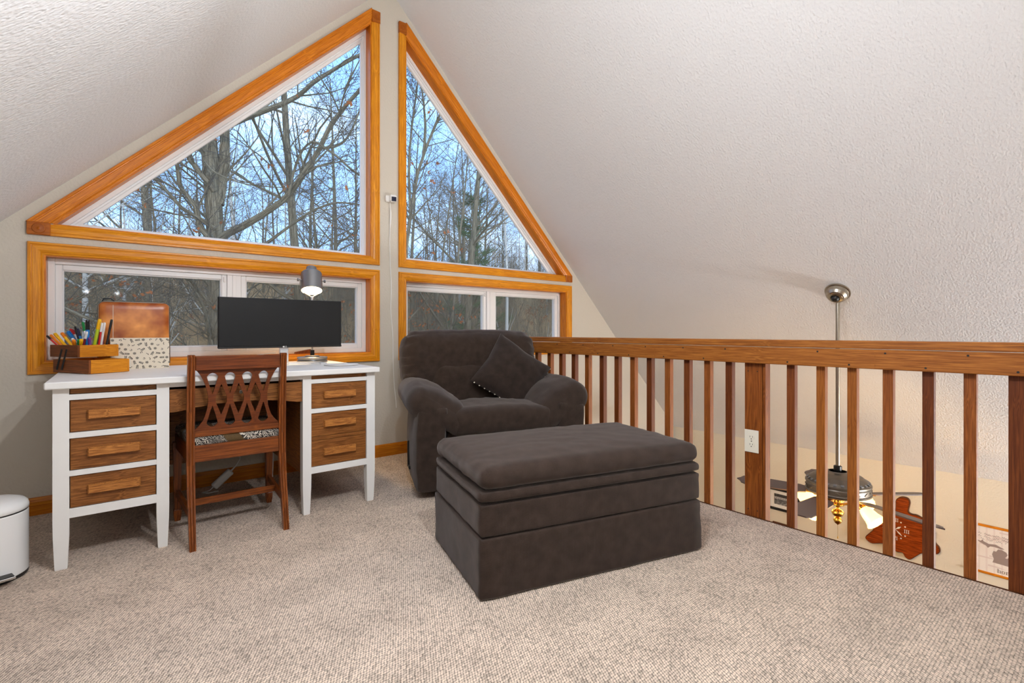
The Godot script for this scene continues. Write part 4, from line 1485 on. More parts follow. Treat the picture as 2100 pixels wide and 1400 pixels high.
# ------------------------------------------------------------------ railing
func railing():
	var root := thing("loft_railing", "cedar railing of square balusters along the open edge of the loft", "railing")
	var z0 := ZW + 0.002
	var z1 := 2.2
	var zc := (z0 + z1) / 2
	obj("top_cap", boxmesh(V(2.605, 0.9025, zc), V(0.105, 0.035, z1 - z0), 0.003, 2), M.rail, root)
	var rb := obj("rail_board", boxmesh(V(2.5725, 0.8405, zc), V(0.037, 0.084, z1 - z0), 0.003, 2), M.rail, root)
	var zs := [-0.11, -0.237, -0.372, -0.499, -0.6335, -0.766, -0.8925, -1.0245, -1.338, -1.4625, -1.589, -1.7175, -1.847, -1.9735, -2.1015, -2.23, -2.364, -2.4945, -2.6225, -2.749, -2.89, -3.02, -3.15, -3.28, -3.41, -3.54]
	for i in 16: zs.append(0.02 + 0.13 * i)
	var tone := [4, 3, 0, 3, 0, 2, 2, 1, 3, 0, 1, 0, 3, 0, 1, 3, 0, 3, 1, 0]
	for i in zs.size():
		var z: float = zs[i]
		var w := 0.037
		if i == 1: w = 0.058
		obj("baluster", boxmesh(V(2.6095, 0.33, z), V(0.037, 1.10, w), 0.002, 1), M.baluster[tone[i % tone.size()]], root)
		var nl := mb()
		var ny := 0.868 if i % 2 == 0 else 0.813
		nl.lathe([P(0.0042, 0.0), P(0.0042, 0.0008), P(0, 0.0008)], 10, Transform3D(Basis(Vector3.BACK, PI / 2), V(2.5541, ny, z)))
		obj("nail", nl, M.nail, rb)
	var np := obj("newel_post", boxmesh(V(2.6100, 0.33, -1.206), V(0.038, 1.10, 0.090), 0.002, 1), M.newel, root)
	obj("newel_strip", boxmesh(V(2.6200, 0.33, -1.152), V(0.056, 1.10, 0.014), 0.002, 1), M.newel, root)
	for q in [[0.755, -1.232], [0.755, -1.185], [0.035, -1.232], [0.035, -1.185], ]:
		var nl := mb()
		nl.lathe([P(0.003, 0.0), P(0.003, 0.0008), P(0, 0.0008)], 10, Transform3D(Basis(Vector3.BACK, PI / 2), V(2.5910, q[0], q[1])))
		obj("nail", nl, M.nail, np)
	# outlet on the newel
	var o := thing("power_outlet", "ivory duplex outlet on the wide railing post", "outlet", V(2.5905, 0.3915, -1.213), -PI / 2)
	obj("cover_plate", boxmesh(V(0, 0, 0.003), V(0.072, 0.116, 0.005), 0.002), M.plate, o)
	for s in [-1.0, 1.0]:
		var y: float = s * 0.0195
		var r := mb()
		var poly := PackedVector2Array()
		for i in 28:
			var a := TAU * i / 28.0
			poly.append(P(0.0172 * cos(a), clampf(0.0172 * sin(a), -0.0142, 0.0142) + y))
		r.prism(poly, V(0, 0, 0.0054), Vector3.RIGHT, Vector3.UP, Vector3.BACK, 0.0, 0.002)
		var rc := obj("receptacle", r, M.plate, o)
		obj("slot", boxmesh(V(-0.0065, y + 0.004, 0.0076), V(0.002, 0.0085, 0.0008), 0.0), M.black, rc)
		obj("slot", boxmesh(V(0.0065, y + 0.004, 0.0076), V(0.002, 0.007, 0.0008), 0.0), M.black, rc)
		obj("slot", boxmesh(V(0, y - 0.0075, 0.0076), V(0.0045, 0.0045, 0.0008), 0.0), M.black, rc)
	var sc := mb()
	sc.lathe([P(0.003, 0.0), P(0.003, 0.001), P(0, 0.0015)], 10, Transform3D(Basis(Vector3.RIGHT, PI / 2), V(0, 0, 0.0055)))
	obj("screw", sc, M.pewter, o)

# ------------------------------------------------------------------ ceiling fan over the room below
func ceiling_fan():
	var cx := 4.062
	var cz := -1.288
	var root := thing("ceiling_fan", "five blade ceiling fan with lit glass shades hanging beyond the railing", "ceiling fan", V(cx, 0, cz))
	var cy := RY - (cx - RX)
	var nrm := V(-1, -1, 0).normalized()
	var bs := Basis(nrm.cross(Vector3.BACK).normalized(), nrm, Vector3.BACK)
	var b := mb()
	b.lathe([P(0.080, 0.0), P(0.082, 0.006), P(0.080, 0.012), P(0.072, 0.016), P(0.073, 0.022), P(0.066, 0.044), P(0.052, 0.060), P(0.044, 0.064), P(0.044, 0.068), P(0.030, 0.072)], 36, Transform3D(bs, V(0, cy, 0)))
	var cn := obj("canopy", b, M.nickel, root)
	for i in 44:
		pass
	b = mb()
	b.lathe([P(0.0, -0.028), P(0.020, -0.020), P(0.028, 0.0), P(0.020, 0.020), P(0.0, 0.028)], 18, Transform3D(Basis.IDENTITY, V(-0.050, cy - 0.050, 0)), true)
	obj("hanger_ball", b, M.black, cn)
	b = mb()
	b.lathe([P(0.0135, -0.03), P(0.0135, cy - 0.055)], 20, Transform3D(Basis.IDENTITY, V(-0.0, 0, 0)))
	obj("downrod", b, M.nickel, root)
	b = mb()
	b.lathe([P(0.024, -0.045), P(0.026, -0.03), P(0.026, -0.005), P(0.017, 0.0), P(0.0, 0.002)], 20)
	b.box(V(0.03, -0.012, 0.0), V(0.03, 0.006, 0.006), 0.001)
	obj("coupling", b, M.black, root)
	b = mb()
	b.lathe([P(0.055, -0.040), P(0.06, -0.046), P(0.10, -0.052), P(0.15, -0.070), P(0.182, -0.095), P(0.196, -0.112)], 48)
	obj("motor_cap", b, M.pewter, root)
	b = mb()
	b.lathe([P(0.196, -0.112), P(0.203, -0.116), P(0.203, -0.126), P(0.194, -0.132), P(0.198, -0.140), P(0.200, -0.172), P(0.205, -0.178), P(0.203, -0.190), P(0.180, -0.200), P(0.09, -0.206), P(0.0, -0.206)], 48)
	var mt := obj("motor_housing", b, M.pewter, root)
	# raised scroll ornaments round the housing
	for i in 20:
		var a := TAU * i / 20.0
		var m := mb()
		m.box(V(0, 0, 0), V(0.030, 0.010, 0.006), 0.003, 0, Basis(Vector3.BACK, 0.5 if i % 2 else -0.5))
		var o := obj("ornament", m, M.pewter, mt)
		o.position = V(0.1995 * sin(a), -0.156, 0.1995 * cos(a))
		o.rotation.y = a
	for i in 28:
		var a := TAU * i / 28.0
		var m := mb()
		m.box(V(0, 0, 0), V(0.020, 0.004, 0.018), 0.0015)
		var o := obj("vent_rib", m, M.dark_steel, mt)
		o.position = V(0.188 * sin(a), -0.099, 0.188 * cos(a))
		o.basis = Basis(Vector3.UP, a) * Basis(Vector3.RIGHT, 0.62)
	# blades: angle measured in the room; right = R, away = F
	var R := V(0.7768, 0, 0.6297)
	var F := V(0.6297, 0, -0.7768)
	var poly := PackedVector2Array([P(0.195, -0.045), P(0.24, -0.062), P(0.54, -0.074), P(0.60, -0.072), P(0.632, -0.055), P(0.650, -0.020), P(0.672, 0.0), P(0.650, 0.020), P(0.632, 0.055), P(0.60, 0.072), P(0.54, 0.074), P(0.24, 0.062), P(0.195, 0.045)])
	for k in 5:
		var ph := deg_to_rad(0.6 + 72.0 * k)
		var d := R * cos(ph) + F * sin(ph)
		var side := d.cross(Vector3.UP).normalized()
		var tilt := Basis(d, -0.20)
		b = mb()
		b.prism(poly, V(0, -0.212, 0), d, tilt * side, tilt * Vector3.UP, 0.0, 0.008)
		var bl := obj("blade", b, M.blade, root)
		b = mb()
		b.prism(PackedVector2Array([P(0.10, -0.018), P(0.20, -0.014), P(0.245, -0.040), P(0.27, 0.0), P(0.245, 0.040), P(0.20, 0.014), P(0.10, 0.018)]), V(0, -0.214, 0), d, tilt * side, tilt * Vector3.UP, -0.006, 0.0)
		obj("blade_iron", b, M.brass, bl)
	# light kit
	b = mb()
	b.lathe([P(0.050, -0.206), P(0.050, -0.222), P(0.030, -0.230), P(0.030, -0.268), P(0.040, -0.274), P(0.040, -0.284), P(0.012, -0.292), P(0.012, -0.312), P(0.030, -0.320), P(0.040, -0.338), P(0.030, -0.360), P(0.012, -0.370), P(0.0, -0.372)], 24, Transform3D.IDENTITY, true)
	obj("light_hub", b, M.brass, root)
	b = mb()
	b.lathe([P(0.0, -0.368), P(0.018, -0.374), P(0.029, -0.394), P(0.020, -0.414), P(0.006, -0.424), P(0.0, -0.432)], 20, Transform3D.IDENTITY, true)
	obj("finial", b, M.brass, root)
	b = mb()
	b.tube([V(0, -0.43, 0), V(0, -0.515, 0)], [0.0012, 0.0012], 6)
	b.lathe([P(0, -0.53), P(0.004, -0.525), P(0.003, -0.512), P(0, -0.510)], 8)
	obj("pull_chain", b, M.brass, root)
	for k in 4:
		var ph := deg_to_rad(-72.0 + 90.0 * k)
		var d := R * cos(ph) + F * sin(ph)
		b = mb()
		b.tube([d * 0.03 + V(0, -0.272, 0), d * 0.09 + V(0, -0.248, 0), d * 0.14 + V(0, -0.232, 0), d * 0.172 + V(0, -0.238, 0)], [0.008, 0.008, 0.009, 0.014], 10)
		var arm := obj("lamp_arm", b, M.brass, root)
		var ax := (d * 0.86 + V(0, -0.62, 0)).normalized()
		var xa := ax.cross(Vector3.UP).normalized()
		var fr := Transform3D(Basis(xa, ax, xa.cross(ax)), d * 0.172 + V(0, -0.238, 0))
		b = mb()
		b.lathe([P(0.016, -0.004), P(0.024, 0.004), P(0.024, 0.020), P(0.020, 0.024)], 18, fr)
		obj("socket", b, M.brass, arm)
		b = mb()
		b.lathe([P(0.024, 0.018), P(0.034, 0.032), P(0.042, 0.060), P(0.046, 0.090), P(0.054, 0.115), P(0.064, 0.130)], 48, fr, true, 16, 0.035)
		obj("lamp_shade", b, M.glow, root)
		var l := OmniLight3D.new()
		l.light_color = rgb(255, 208, 140)
		l.light_energy = fan_energy
		l.light_size = 0.03
		l.omni_range = 14.0
		l.omni_attenuation = 2.0
		l.shadow_enabled = true
		l.position = fr * V(0, 0.075, 0)
		root.add_child(l)

var fan_energy := 0.55

# ------------------------------------------------------------------ pictures and clock on the low wall
func wall_art():
	var X := 5.55
	# polished slab clock; local x runs along +z of the room
	var pts := [[-1.293, -0.578], [-1.276, -0.542], [-1.243, -0.523], [-1.204, -0.527], [-1.188, -0.563], [-1.199, -0.641], [-1.177, -0.659], [-1.145, -0.657], [-1.11, -0.67], [-1.066, -0.691], [-1.029, -0.733], [-1.014, -0.781], [-1.017, -0.854], [-0.989, -0.891], [-0.984, -0.929], [-1.004, -0.956], [-1.04, -0.952], [-1.105, -0.984], [-1.145, -1.025], [-1.188, -1.068], [-1.221, -1.059], [-1.243, -1.026], [-1.287, -1.031], [-1.338, -1.003], [-1.39, -0.992], [-1.473, -1.016], [-1.519, -0.991], [-1.519, -0.963], [-1.485, -0.916], [-1.461, -0.876], [-1.491, -0.846], [-1.461, -0.794], [-1.39, -0.766], [-1.327, -0.727], [-1.296, -0.662]]
	# round off the traced outline
	var cur := Curve2D.new()
	for i in pts.size():
		var p := P(pts[i][0], pts[i][1])
		var a := P(pts[(i - 1 + pts.size()) % pts.size()][0], pts[(i - 1 + pts.size()) % pts.size()][1])
		var c := P(pts[(i + 1) % pts.size()][0], pts[(i + 1) % pts.size()][1])
		cur.add_point(p, (a - c) / 6.0, (c - a) / 6.0)
	cur.add_point(P(pts[0][0], pts[0][1]))
	cur.bake_interval = 0.008
	var baked := cur.get_baked_points()
	baked.remove_at(baked.size() - 1)
	var root := thing("slab_clock", "polished reddish wood slab clock hanging on the low wall behind the fan", "clock")
	var lo := mb()
	lo.prism(baked, V(X, 0, 0), Vector3.BACK, Vector3.UP, Vector3.LEFT, 0.001, 0.026)
	obj("bark_edge", lo, M.oak_dark, root)
	var ins := Geometry2D.offset_polygon(baked, -0.006)
	var fc := mb()
	fc.prism(ins[0], V(X, 0, 0), Vector3.BACK, Vector3.UP, Vector3.LEFT, 0.024, 0.034)
	obj("face", fc, M.burl, root)
	var bz := Basis(Vector3.UP, -PI / 2)     # local +z faces the loft
	var cen := V(X - 0.0346, -0.826, -1.292)
	var num := ["XII", "", "", "III", "", "", "VI", "", "", "IX", "", ""]
	for h in 12:
		var a := TAU * h / 12.0
		var at := cen + V(0, cos(a) * 0.082, sin(a) * 0.082)
		if num[h] != "": text(num[h], 0.030, at, M.plate, root, "numeral", bz)
		else:
			var d := mb()
			d.lathe([P(0.006, 0), P(0.006, 0.0012), P(0, 0.0014)], 12, Transform3D(Basis(Vector3.BACK, PI / 2), at))
			obj("hour_dot", d, M.plate, root)
	for q in [[0.9, 0.052, 0.008], [2.35, 0.068, 0.006]]:
		var a: float = q[0]
		var dir := V(0, cos(a), sin(a))
		var sd := V(0, -sin(a), cos(a))
		var h2 := mb()
		h2.loft([[cen - V(0.0012, 0, 0), cen - V(0.0012, 0, 0), cen - V(0.002, 0, 0), cen - V(0.002, 0, 0)], [cen + dir * q[1] * 0.6 + sd * q[2] - V(0.0012, 0, 0), cen + dir * q[1] * 0.6 - sd * q[2] - V(0.0012, 0, 0), cen + dir * q[1] * 0.6 - sd * q[2] - V(0.002, 0, 0), cen + dir * q[1] * 0.6 + sd * q[2] - V(0.002, 0, 0)], [cen + dir * q[1] + sd * 0.001 - V(0.0012, 0, 0), cen + dir * q[1] - sd * 0.001 - V(0.0012, 0, 0), cen + dir * q[1] - sd * 0.001 - V(0.002, 0, 0), cen + dir * q[1] + sd * 0.001 - V(0.002, 0, 0)]])
		obj("clock_hand", h2, M.plate, root)
	# framed photograph
	framed("picture_frame", "black framed photo of a shore with a white mat on the low wall", V(X, -0.83, -2.262), 0.325, 0.235, 0.026, M.black, true)
	framed("picture_frame", "tiny black framed picture above the shore photo on the low wall", V(X, -0.675, -1.985), 0.055, 0.045, 0.006, M.black, true)
	framed("picture_frame", "dark framed picture hung below the shore photo on the low wall", V(X, -1.20, -2.27), 0.20, 0.245, 0.022, M.oak_dark, true)
	# hanging print with wooden bars
	var hp := thing("hanging_print", "pale print of a state map held between two wooden bars", "print", V(X - 0.004, -0.812, -0.655), -PI / 2)
	var b := mb()
	var i0 := b.v.size()
	b.quad(V(-0.135, -0.185, 0.004), V(0.135, -0.185, 0.004), V(0.135, 0.185, 0.004), V(-0.135, 0.185, 0.004), V(0, 0, -1))
	for j in 4: b.t[i0 + j] = [P(0, 1), P(1, 1), P(1, 0), P(0, 0)][j]
	obj("printed_sheet", b, M.print, hp)
	obj("backing", boxmesh(V(0, 0, 0.001), V(0.270, 0.370, 0.005), 0.0), M.paper, hp)
	for y in [-0.190, 0.190]:
		obj("wooden_bar", boxmesh(V(0, y, 0.005), V(0.285, 0.018, 0.014), 0.002), M.gold_frame, hp)
	text("home", 0.030, V(0.075, -0.152, 0.0045), M.ink, hp, "lettering", Basis.IDENTITY, true)

func framed(called: String, label: String, at: Vector3, w: float, h: float, fw: float, m: Material, photo: bool):
	var o := thing(called, label, "picture", at, -PI / 2, "")
	ring_boxes(o, "frame", -w / 2, w / 2, -h / 2, h / 2, fw, 0.001, 0.019, m, 0.002)
	obj("mat_board", boxmesh(V(0, 0, 0.005), V(w - 2 * fw, h - 2 * fw, 0.003), 0.0), M.paper, o)
	var pw := w * 0.29
	var ph := h * 0.24
	var b := mb()
	var i0 := b.v.size()
	b.quad(V(-pw, -ph, 0.008), V(pw, -ph, 0.008), V(pw, ph, 0.008), V(-pw, ph, 0.008), V(0, 0, -1))
	for j in 4: b.t[i0 + j] = [P(0, 1), P(1, 1), P(1, 0), P(0, 0)][j]
	obj("photograph", b, M.shore, o)

# ------------------------------------------------------------------ the woods outside
class Grower:
	var wood := MB.new()
	var twigs := MB.new()
	var leaves := MB.new()
	var r := RandomNumberGenerator.new()

	func bend(d: Vector3, amount: float, up: float) -> Vector3:
		var q := Vector3(r.randf_range(-1, 1), r.randf_range(-1, 1), r.randf_range(-1, 1)) * amount
		return (d + q + Vector3.UP * up).normalized()

	# a limb that wanders; returns its points
	func limb(p: Vector3, d: Vector3, ln: float, r0: float, r1: float, seg: int, wob: float, up: float, sides: int, to: MB) -> Array:
		var pts := [p]
		var rad := [r0]
		for i in seg:
			d = bend(d, wob, up)
			p += d * ln / seg
			pts.append(p)
			rad.append(lerpf(r0, r1, (i + 1.0) / seg))
		to.tube(pts, rad, sides)
		return [pts, rad, d]

	func branch(p: Vector3, d: Vector3, ln: float, rr: float, level: int, kids: int, up: float):
		var seg := 5 if level == 0 else (4 if level == 1 else 3)
		var to := wood if level < 2 else twigs
		var l := limb(p, d, ln, rr, rr * 0.35, seg, 0.16 + 0.05 * level, up, 5 if level == 0 else (4 if level == 1 else 3), to)
		if level >= 3: return
		for k in kids:
			var t := r.randf_range(0.22, 1.0) * seg
			var i := mini(int(t), seg - 1)
			var q: Vector3 = l[0][i].lerp(l[0][i + 1], t - i)
			var dd: Vector3 = (l[0][i + 1] - l[0][i]).normalized()
			var side := dd.cross(Vector3(r.randf_range(-1, 1), r.randf_range(-1, 1), r.randf_range(-1, 1))).normalized()
			var nd := (dd * 0.75 + side * r.randf_range(0.5, 0.95)).normalized()
			branch(q, nd, ln * r.randf_range(0.38, 0.62), maxf(0.0035, lerpf(l[1][i], l[1][i + 1], t - i) * 0.55), level + 1, maxi(2, kids - 1), up)

	func foliage(n: int, lo: float, hi: float, spread: float, size: float):
		for k in n:
			if twigs.v.is_empty(): return
			var at: Vector3 = twigs.v[r.randi() % twigs.v.size()]
			if at.y < lo or at.y > hi: continue
			for j in 3:
				var c := at + Vector3(r.randf_range(-1, 1), r.randf_range(-1, 0.3), r.randf_range(-1, 1)) * spread
				var a := Vector3(r.randf_range(-1, 1), r.randf_range(-1, 1), r.randf_range(-1, 1)).normalized() * size
				var b := a.cross(Vector3(r.randf_range(-1, 1), r.randf_range(-1, 1), r.randf_range(-1, 1))).normalized() * size * 0.55
				leaves.quad(c - a, c - b, c + a, c + b, c - a.cross(b) * 10.0)

	func forest(seed_: int, h: float, rr: float, limbs: int, low: float, up: float, kids := 5):
		r.seed = seed_
		var d := Vector3(r.randf_range(-0.06, 0.06), 1, r.randf_range(-0.06, 0.06)).normalized()
		var t := limb(Vector3(0, -0.4, 0), d, h, rr, rr * 0.12, 9, 0.05, 0.03, 7, wood)
		for k in limbs:
			var f := lerpf(low, 0.98, pow(r.randf(), 0.8)) * 9.0
			var i := mini(int(f), 8)
			var q: Vector3 = t[0][i].lerp(t[0][i + 1], f - i)
			var a := r.randf() * TAU
			var nd := Vector3(cos(a), r.randf_range(0.35, 1.0), sin(a)).normalized()
			var rad: float = lerpf(t[1][i], t[1][i + 1], f - i) * 0.45
			branch(q, nd, h * r.randf_range(0.14, 0.26) * (1.15 - f / 14.0), maxf(rad, 0.012), 0, kids, up)

func put_tree(t: Grower, called: String, label: String, at: Vector3, m: Material, tm: Material, group: String) -> Node3D:
	var o := thing(called, label, "tree", at, 0.0, group)
	obj("trunk_and_limbs", t.wood, m, o)
	if not t.twigs.v.is_empty(): obj("twigs", t.twigs, tm, o).set_meta("kind", "stuff")
	if not t.leaves.v.is_empty():
		var lf := obj("dead_leaves", t.leaves, M.leaf, o)
		lf.set_meta("kind", "stuff")
	return o

# a tree drawn as measured limbs ([points, first radius, last radius]) with twigs grown on them
func limb_tree(seed_: int, at: Vector3, limbs: Array, twiggy: int, called: String, label: String):
	var t := Grower.new()
	t.r.seed = seed_
	for li in limbs.size():
		var q = limbs[li]
		var cv := Curve3D.new()
		for i in q[0].size():
			var a: Vector3 = q[0][maxi(i - 1, 0)]
			var c: Vector3 = q[0][mini(i + 1, q[0].size() - 1)]
			cv.add_point(q[0][i], (a - c) / 6.0, (c - a) / 6.0)
		var n := 20
		var pts := []
		var rad := []
		for i in n + 1:
			var f := i / float(n)
			pts.append(cv.sample_baked(cv.get_baked_length() * f) + V(t.r.randf_range(-1, 1), t.r.randf_range(-1, 1), t.r.randf_range(-1, 1)) * q[2] * 0.25)
			rad.append(lerpf(q[1], q[2], f) * t.r.randf_range(0.95, 1.05))
		t.wood.tube(pts, rad, 9 if li == 0 else 6)
		var first := 9 if li == 0 else 3
		for k in twiggy * (2 if li == 0 else 1):
			var i2 := t.r.randi_range(first, n - 1)
			var dd: Vector3 = (pts[i2 + 1] - pts[i2]).normalized()
			var side := dd.cross(V(t.r.randf_range(-1, 1), t.r.randf_range(-1, 1), t.r.randf_range(-1, 1))).normalized()
			t.branch(pts[i2], (dd * 0.7 + side * 0.8 + V(0, 0.15, 0)).normalized(), t.r.randf_range(0.7, 1.7), minf(rad[i2] * 0.4, 0.022), 1, 5, 0.03)
	t.foliage(70, 5.0, 9.0, 0.06, 0.045)
	put_tree(t, called, label, at, M.bark, M.bark_dark, "")

func ground_y(x: float, z: float) -> float:
	var d := sqrt((x - 1) * (x - 1) + z * z)
	return -3.4 + 12.5 * smoothstep(20.0, 80.0, d) + 0.25 * sin(x * 0.21) * cos(z * 0.17)

func woods():
	# leaf covered ground that climbs away from the house
	var g := mb()
	var nx := 60
	var nzz := 50
	var base := g.v.size()
	for j in nzz + 1:
		for i in nx + 1:
			var x := lerpf(-70.0, 130.0, i / float(nx))
			var z := lerpf(-3.9, -120.0, j / float(nzz))
			var e := 0.5
			var n := V(ground_y(x - e, z) - ground_y(x + e, z), 2 * e, ground_y(x, z - e) - ground_y(x, z + e)).normalized()
			g.add(V(x, ground_y(x, z), z), n, P(x, z))
	for j in nzz:
		for i in nx:
			var a := base + j * (nx + 1) + i
			g.tri_i(a, a + 1, a + nx + 2)
			g.tri_i(a, a + nx + 2, a + nx + 1)
	struct("ground", g, M.litter, "brown leaf litter on the rising woodland ground outside", "ground")
	# three trees whose limbs can be followed in the photograph, close to the house
	limb_tree(77, V(1.52, -3.7, -10.74), [
		[[V(0.09, -0.3, 0.08), V(0.09, 1.27, 0.08), V(0.08, 3.93, 0.06), V(0.03, 5.21, 0.02), V(-0.01, 6.40, -0.01), V(-0.01, 7.23, -0.01), V(-0.09, 8.15, -0.07), V(-0.17, 9.06, -0.14), V(-0.12, 10.35, -0.10), V(-0.01, 12.27, -0.01)], 0.238, 0.092],
		[[V(0.04, 7.06, -0.03), V(0.13, 7.72, -0.01), V(0.16, 8.29, -0.03), V(0.13, 9.05, -0.11), V(0.24, 10.47, -0.07)], 0.120, 0.056],
		[[V(0.01, 6.29, 0.14), V(0.09, 6.42, 0.36), V(0.34, 6.57, 0.72), V(0.64, 6.80, 1.11), V(0.91, 7.07, 1.48), V(1.08, 7.41, 1.78), V(1.26, 7.80, 2.07), V(1.37, 8.16, 2.32), V(1.48, 8.37, 2.56), V(1.61, 8.57, 2.82), V(1.92, 9.08, 3.23)], 0.077, 0.024],
		[[V(-0.03, 8.36, 0.10), V(0.23, 8.50, 0.45), V(0.49, 8.60, 0.78), V(0.74, 8.70, 1.11), V(1.04, 8.83, 1.48), V(1.22, 9.02, 1.76), V(1.45, 9.19, 2.08), V(1.76, 9.39, 2.45), V(2.09, 9.55, 2.85)], 0.059, 0.021],
		[[V(-0.03, 7.27, 0.10), V(-0.16, 7.45, 0.11), V(-0.32, 7.67, 0.08), V(-0.44, 7.84, 0.08), V(-0.55, 8.25, 0.10), V(-0.58, 8.83, 0.17)], 0.054, 0.022],
		[[V(-0.02, 6.29, 0.11), V(-0.26, 6.62, 0.05), V(-0.31, 6.91, 0.13), V(-0.53, 7.21, 0.09), V(-0.59, 7.44, 0.16), V(-0.64, 7.71, 0.26), V(-0.79, 8.22, 0.26)], 0.059, 0.021],
		[[V(-0.02, 6.57, 0.11), V(-0.26, 6.73, 0.12), V(-0.53, 6.88, 0.11), V(-0.74, 7.12, 0.14), V(-0.95, 7.35, 0.18), V(-1.13, 7.73, 0.25)], 0.041, 0.017],
		[[V(-0.20, 7.77, 0.22), V(-0.09, 7.52, 0.51), V(0.15, 7.32, 0.90), V(0.39, 7.19, 1.28), V(0.74, 7.11, 1.76)], 0.018, 0.008],
		[[V(0.87, 7.02, 1.61), V(0.96, 7.59, 1.83), V(1.11, 7.88, 2.11), V(1.39, 7.59, 2.49), V(1.64, 7.24, 2.84), V(1.92, 7.03, 3.23)], 0.025, 0.016],
		[[V(1.23, 7.77, 2.16), V(1.41, 7.77, 2.43), V(1.53, 7.89, 2.66), V(1.63, 8.24, 2.86), V(1.67, 8.60, 3.03)], 0.021, 0.012],
		[[V(0.01, 5.75, 0.14), V(0.35, 5.99, 0.67), V(0.58, 6.19, 1.11), V(0.93, 6.53, 1.65), V(1.13, 6.71, 2.07), V(1.38, 6.80, 2.53), V(1.61, 6.71, 2.98)], 0.036, 0.012],
		[[V(0.04, 5.02, 0.16), V(-0.20, 5.28, 0.22), V(-0.37, 5.48, 0.35), V(-0.47, 5.58, 0.52), V(-0.74, 5.65, 0.56), V(-1.07, 5.75, 0.55)], 0.041, 0.016],
		[[V(0.04, 4.12, 0.16), V(-0.12, 4.57, 0.22), V(-0.19, 4.92, 0.36), V(-0.30, 5.26, 0.46), V(-0.52, 5.59, 0.48)], 0.041, 0.017],
		[[V(0.00, 8.65, 0.13), V(0.17, 9.07, 0.35), V(0.36, 9.67, 0.60), V(0.49, 10.34, 0.78)], 0.041, 0.018],
	], 11, "hardwood_tree", "big grey hardwood with long sweeping limbs just outside the desk windows")
	limb_tree(78, V(4.87, -3.5, -9.57), [
		[[V(-0.06, -0.3, -0.05), V(-0.06, 1.15, -0.05), V(-0.02, 4.46, -0.02), V(0.00, 6.17, 0.00), V(0.07, 6.95, 0.06), V(0.16, 7.67, 0.13), V(0.28, 8.19, 0.23), V(0.39, 8.58, 0.32), V(0.53, 9.01, 0.43), V(0.70, 9.53, 0.57), V(0.78, 10.47, 0.63)], 0.062, 0.021],
		[[V(0.28, 8.19, 0.23), V(0.28, 8.68, 0.31), V(0.22, 9.27, 0.35), V(0.12, 9.84, 0.36)], 0.036, 0.015],
		[[V(0.07, 6.95, 0.06), V(0.02, 7.96, 0.08), V(0.06, 8.97, 0.18), V(0.10, 9.56, 0.28), V(0.10, 10.25, 0.34)], 0.031, 0.015],
	], 16, "leaning_tree", "slim leaning tree that forks outside the right gable window")
	limb_tree(79, V(-0.74, -3.6, -10.25), [
		[[V(-0.46, -0.4, -0.37), V(-0.46, 2.19, -0.37), V(-0.40, 4.41, -0.33), V(-0.36, 5.45, -0.29), V(-0.40, 6.63, -0.33), V(-0.34, 8.11, -0.28)], 0.126, 0.074],
		[[V(-0.23, 5.15, -0.19), V(0.15, 4.94, 0.18), V(0.41, 4.79, 0.43), V(0.61, 4.69, 0.65), V(0.80, 4.49, 0.86), V(0.93, 4.27, 1.01)], 0.037, 0.014],
	], 14, "edge_tree", "grey tree with a low drooping bough at the left end of the desk window")
	# kinds of woodland tree, each shared by many
	var kinds := []
	var specs := [[1, 17.0, 0.16, 26, 0.22, 0.05, 5], [2, 15.0, 0.11, 24, 0.18, 0.08, 5], [3, 19.0, 0.20, 28, 0.30, 0.04, 5], [4, 13.0, 0.075, 22, 0.15, 0.10, 5], [5, 16.0, 0.13, 26, 0.25, 0.02, 5], [6, 9.0, 0.045, 20, 0.10, 0.12, 4], [7, 7.0, 0.035, 22, 0.06, 0.06, 4]]
	for s in specs:
		var k := Grower.new()
		k.forest(s[0], s[1], s[2], s[3], s[4], s[5], s[6])
		if s[0] == 4 or s[0] == 7: k.foliage(150, 1.0, 6.5, 0.10, 0.06)
		kinds.append([k.wood.mesh(), k.twigs.mesh(), null if k.leaves.v.is_empty() else k.leaves.mesh()])
	var labels := ["tall straight bare tree of the woods outside", "slim pale barked tree with rising limbs in the woods outside", "stout bare tree towering in the woods outside", "young bare tree keeping rusty dead leaves in the woods outside", "bare tree with spreading limbs in the woods outside", "thin bare sapling of the woods outside", "low twiggy sapling with brown leaves in the woods outside"]
	var names := ["straight_tree", "slim_tree", "stout_tree", "leaf_keeping_tree", "spreading_tree", "bare_sapling", "leafy_sapling"]
	var r := RandomNumberGenerator.new()
	r.seed = 4242
	var spots := []
	# a few placed by the photograph: slim trunks in the right window, one by the left end
	spots.append_array([[3, V(6.21, 0, -10.41), 0.85, 0.3], [0, V(9.0, 0, -13.5), 0.95, 1.2], [1, V(12.5, 0, -15.8), 0.9, 2.0], [1, V(-0.4, 0, -14.5), 0.8, 0.0], [2, V(0.6, 0, -17.0), 0.7, 2.2], [4, V(2.6, 0, -15.0), 0.8, 4.0], [3, V(6.2, 0, -15.5), 0.9, 1.0], [6, V(5.2, 0, -13.2), 1.0, 0.4], [6, V(0.0, 0, -12.0), 0.8, 2.5]])
	var guard := 0
	while spots.size() < 190 and guard < 6000:
		guard += 1
		var u := pow(r.randf(), 0.75)
		var dz := lerpf(13.0, 78.0, u)
		var x := dz * r.randf_range(-0.42, 1.35)
		var kind := r.randi() % 7
		if dz < 20.0: kind = [3, 5, 6, 1, 0][r.randi() % 5]
		var okk := true
		for s in spots:
			if Vector2(s[1].x - x, s[1].z + dz).length() < 0.9 + dz * 0.012: okk = false; break
		if okk: spots.append([kind, V(x, 0, -dz), r.randf_range(0.75, 1.15), r.randf() * TAU])
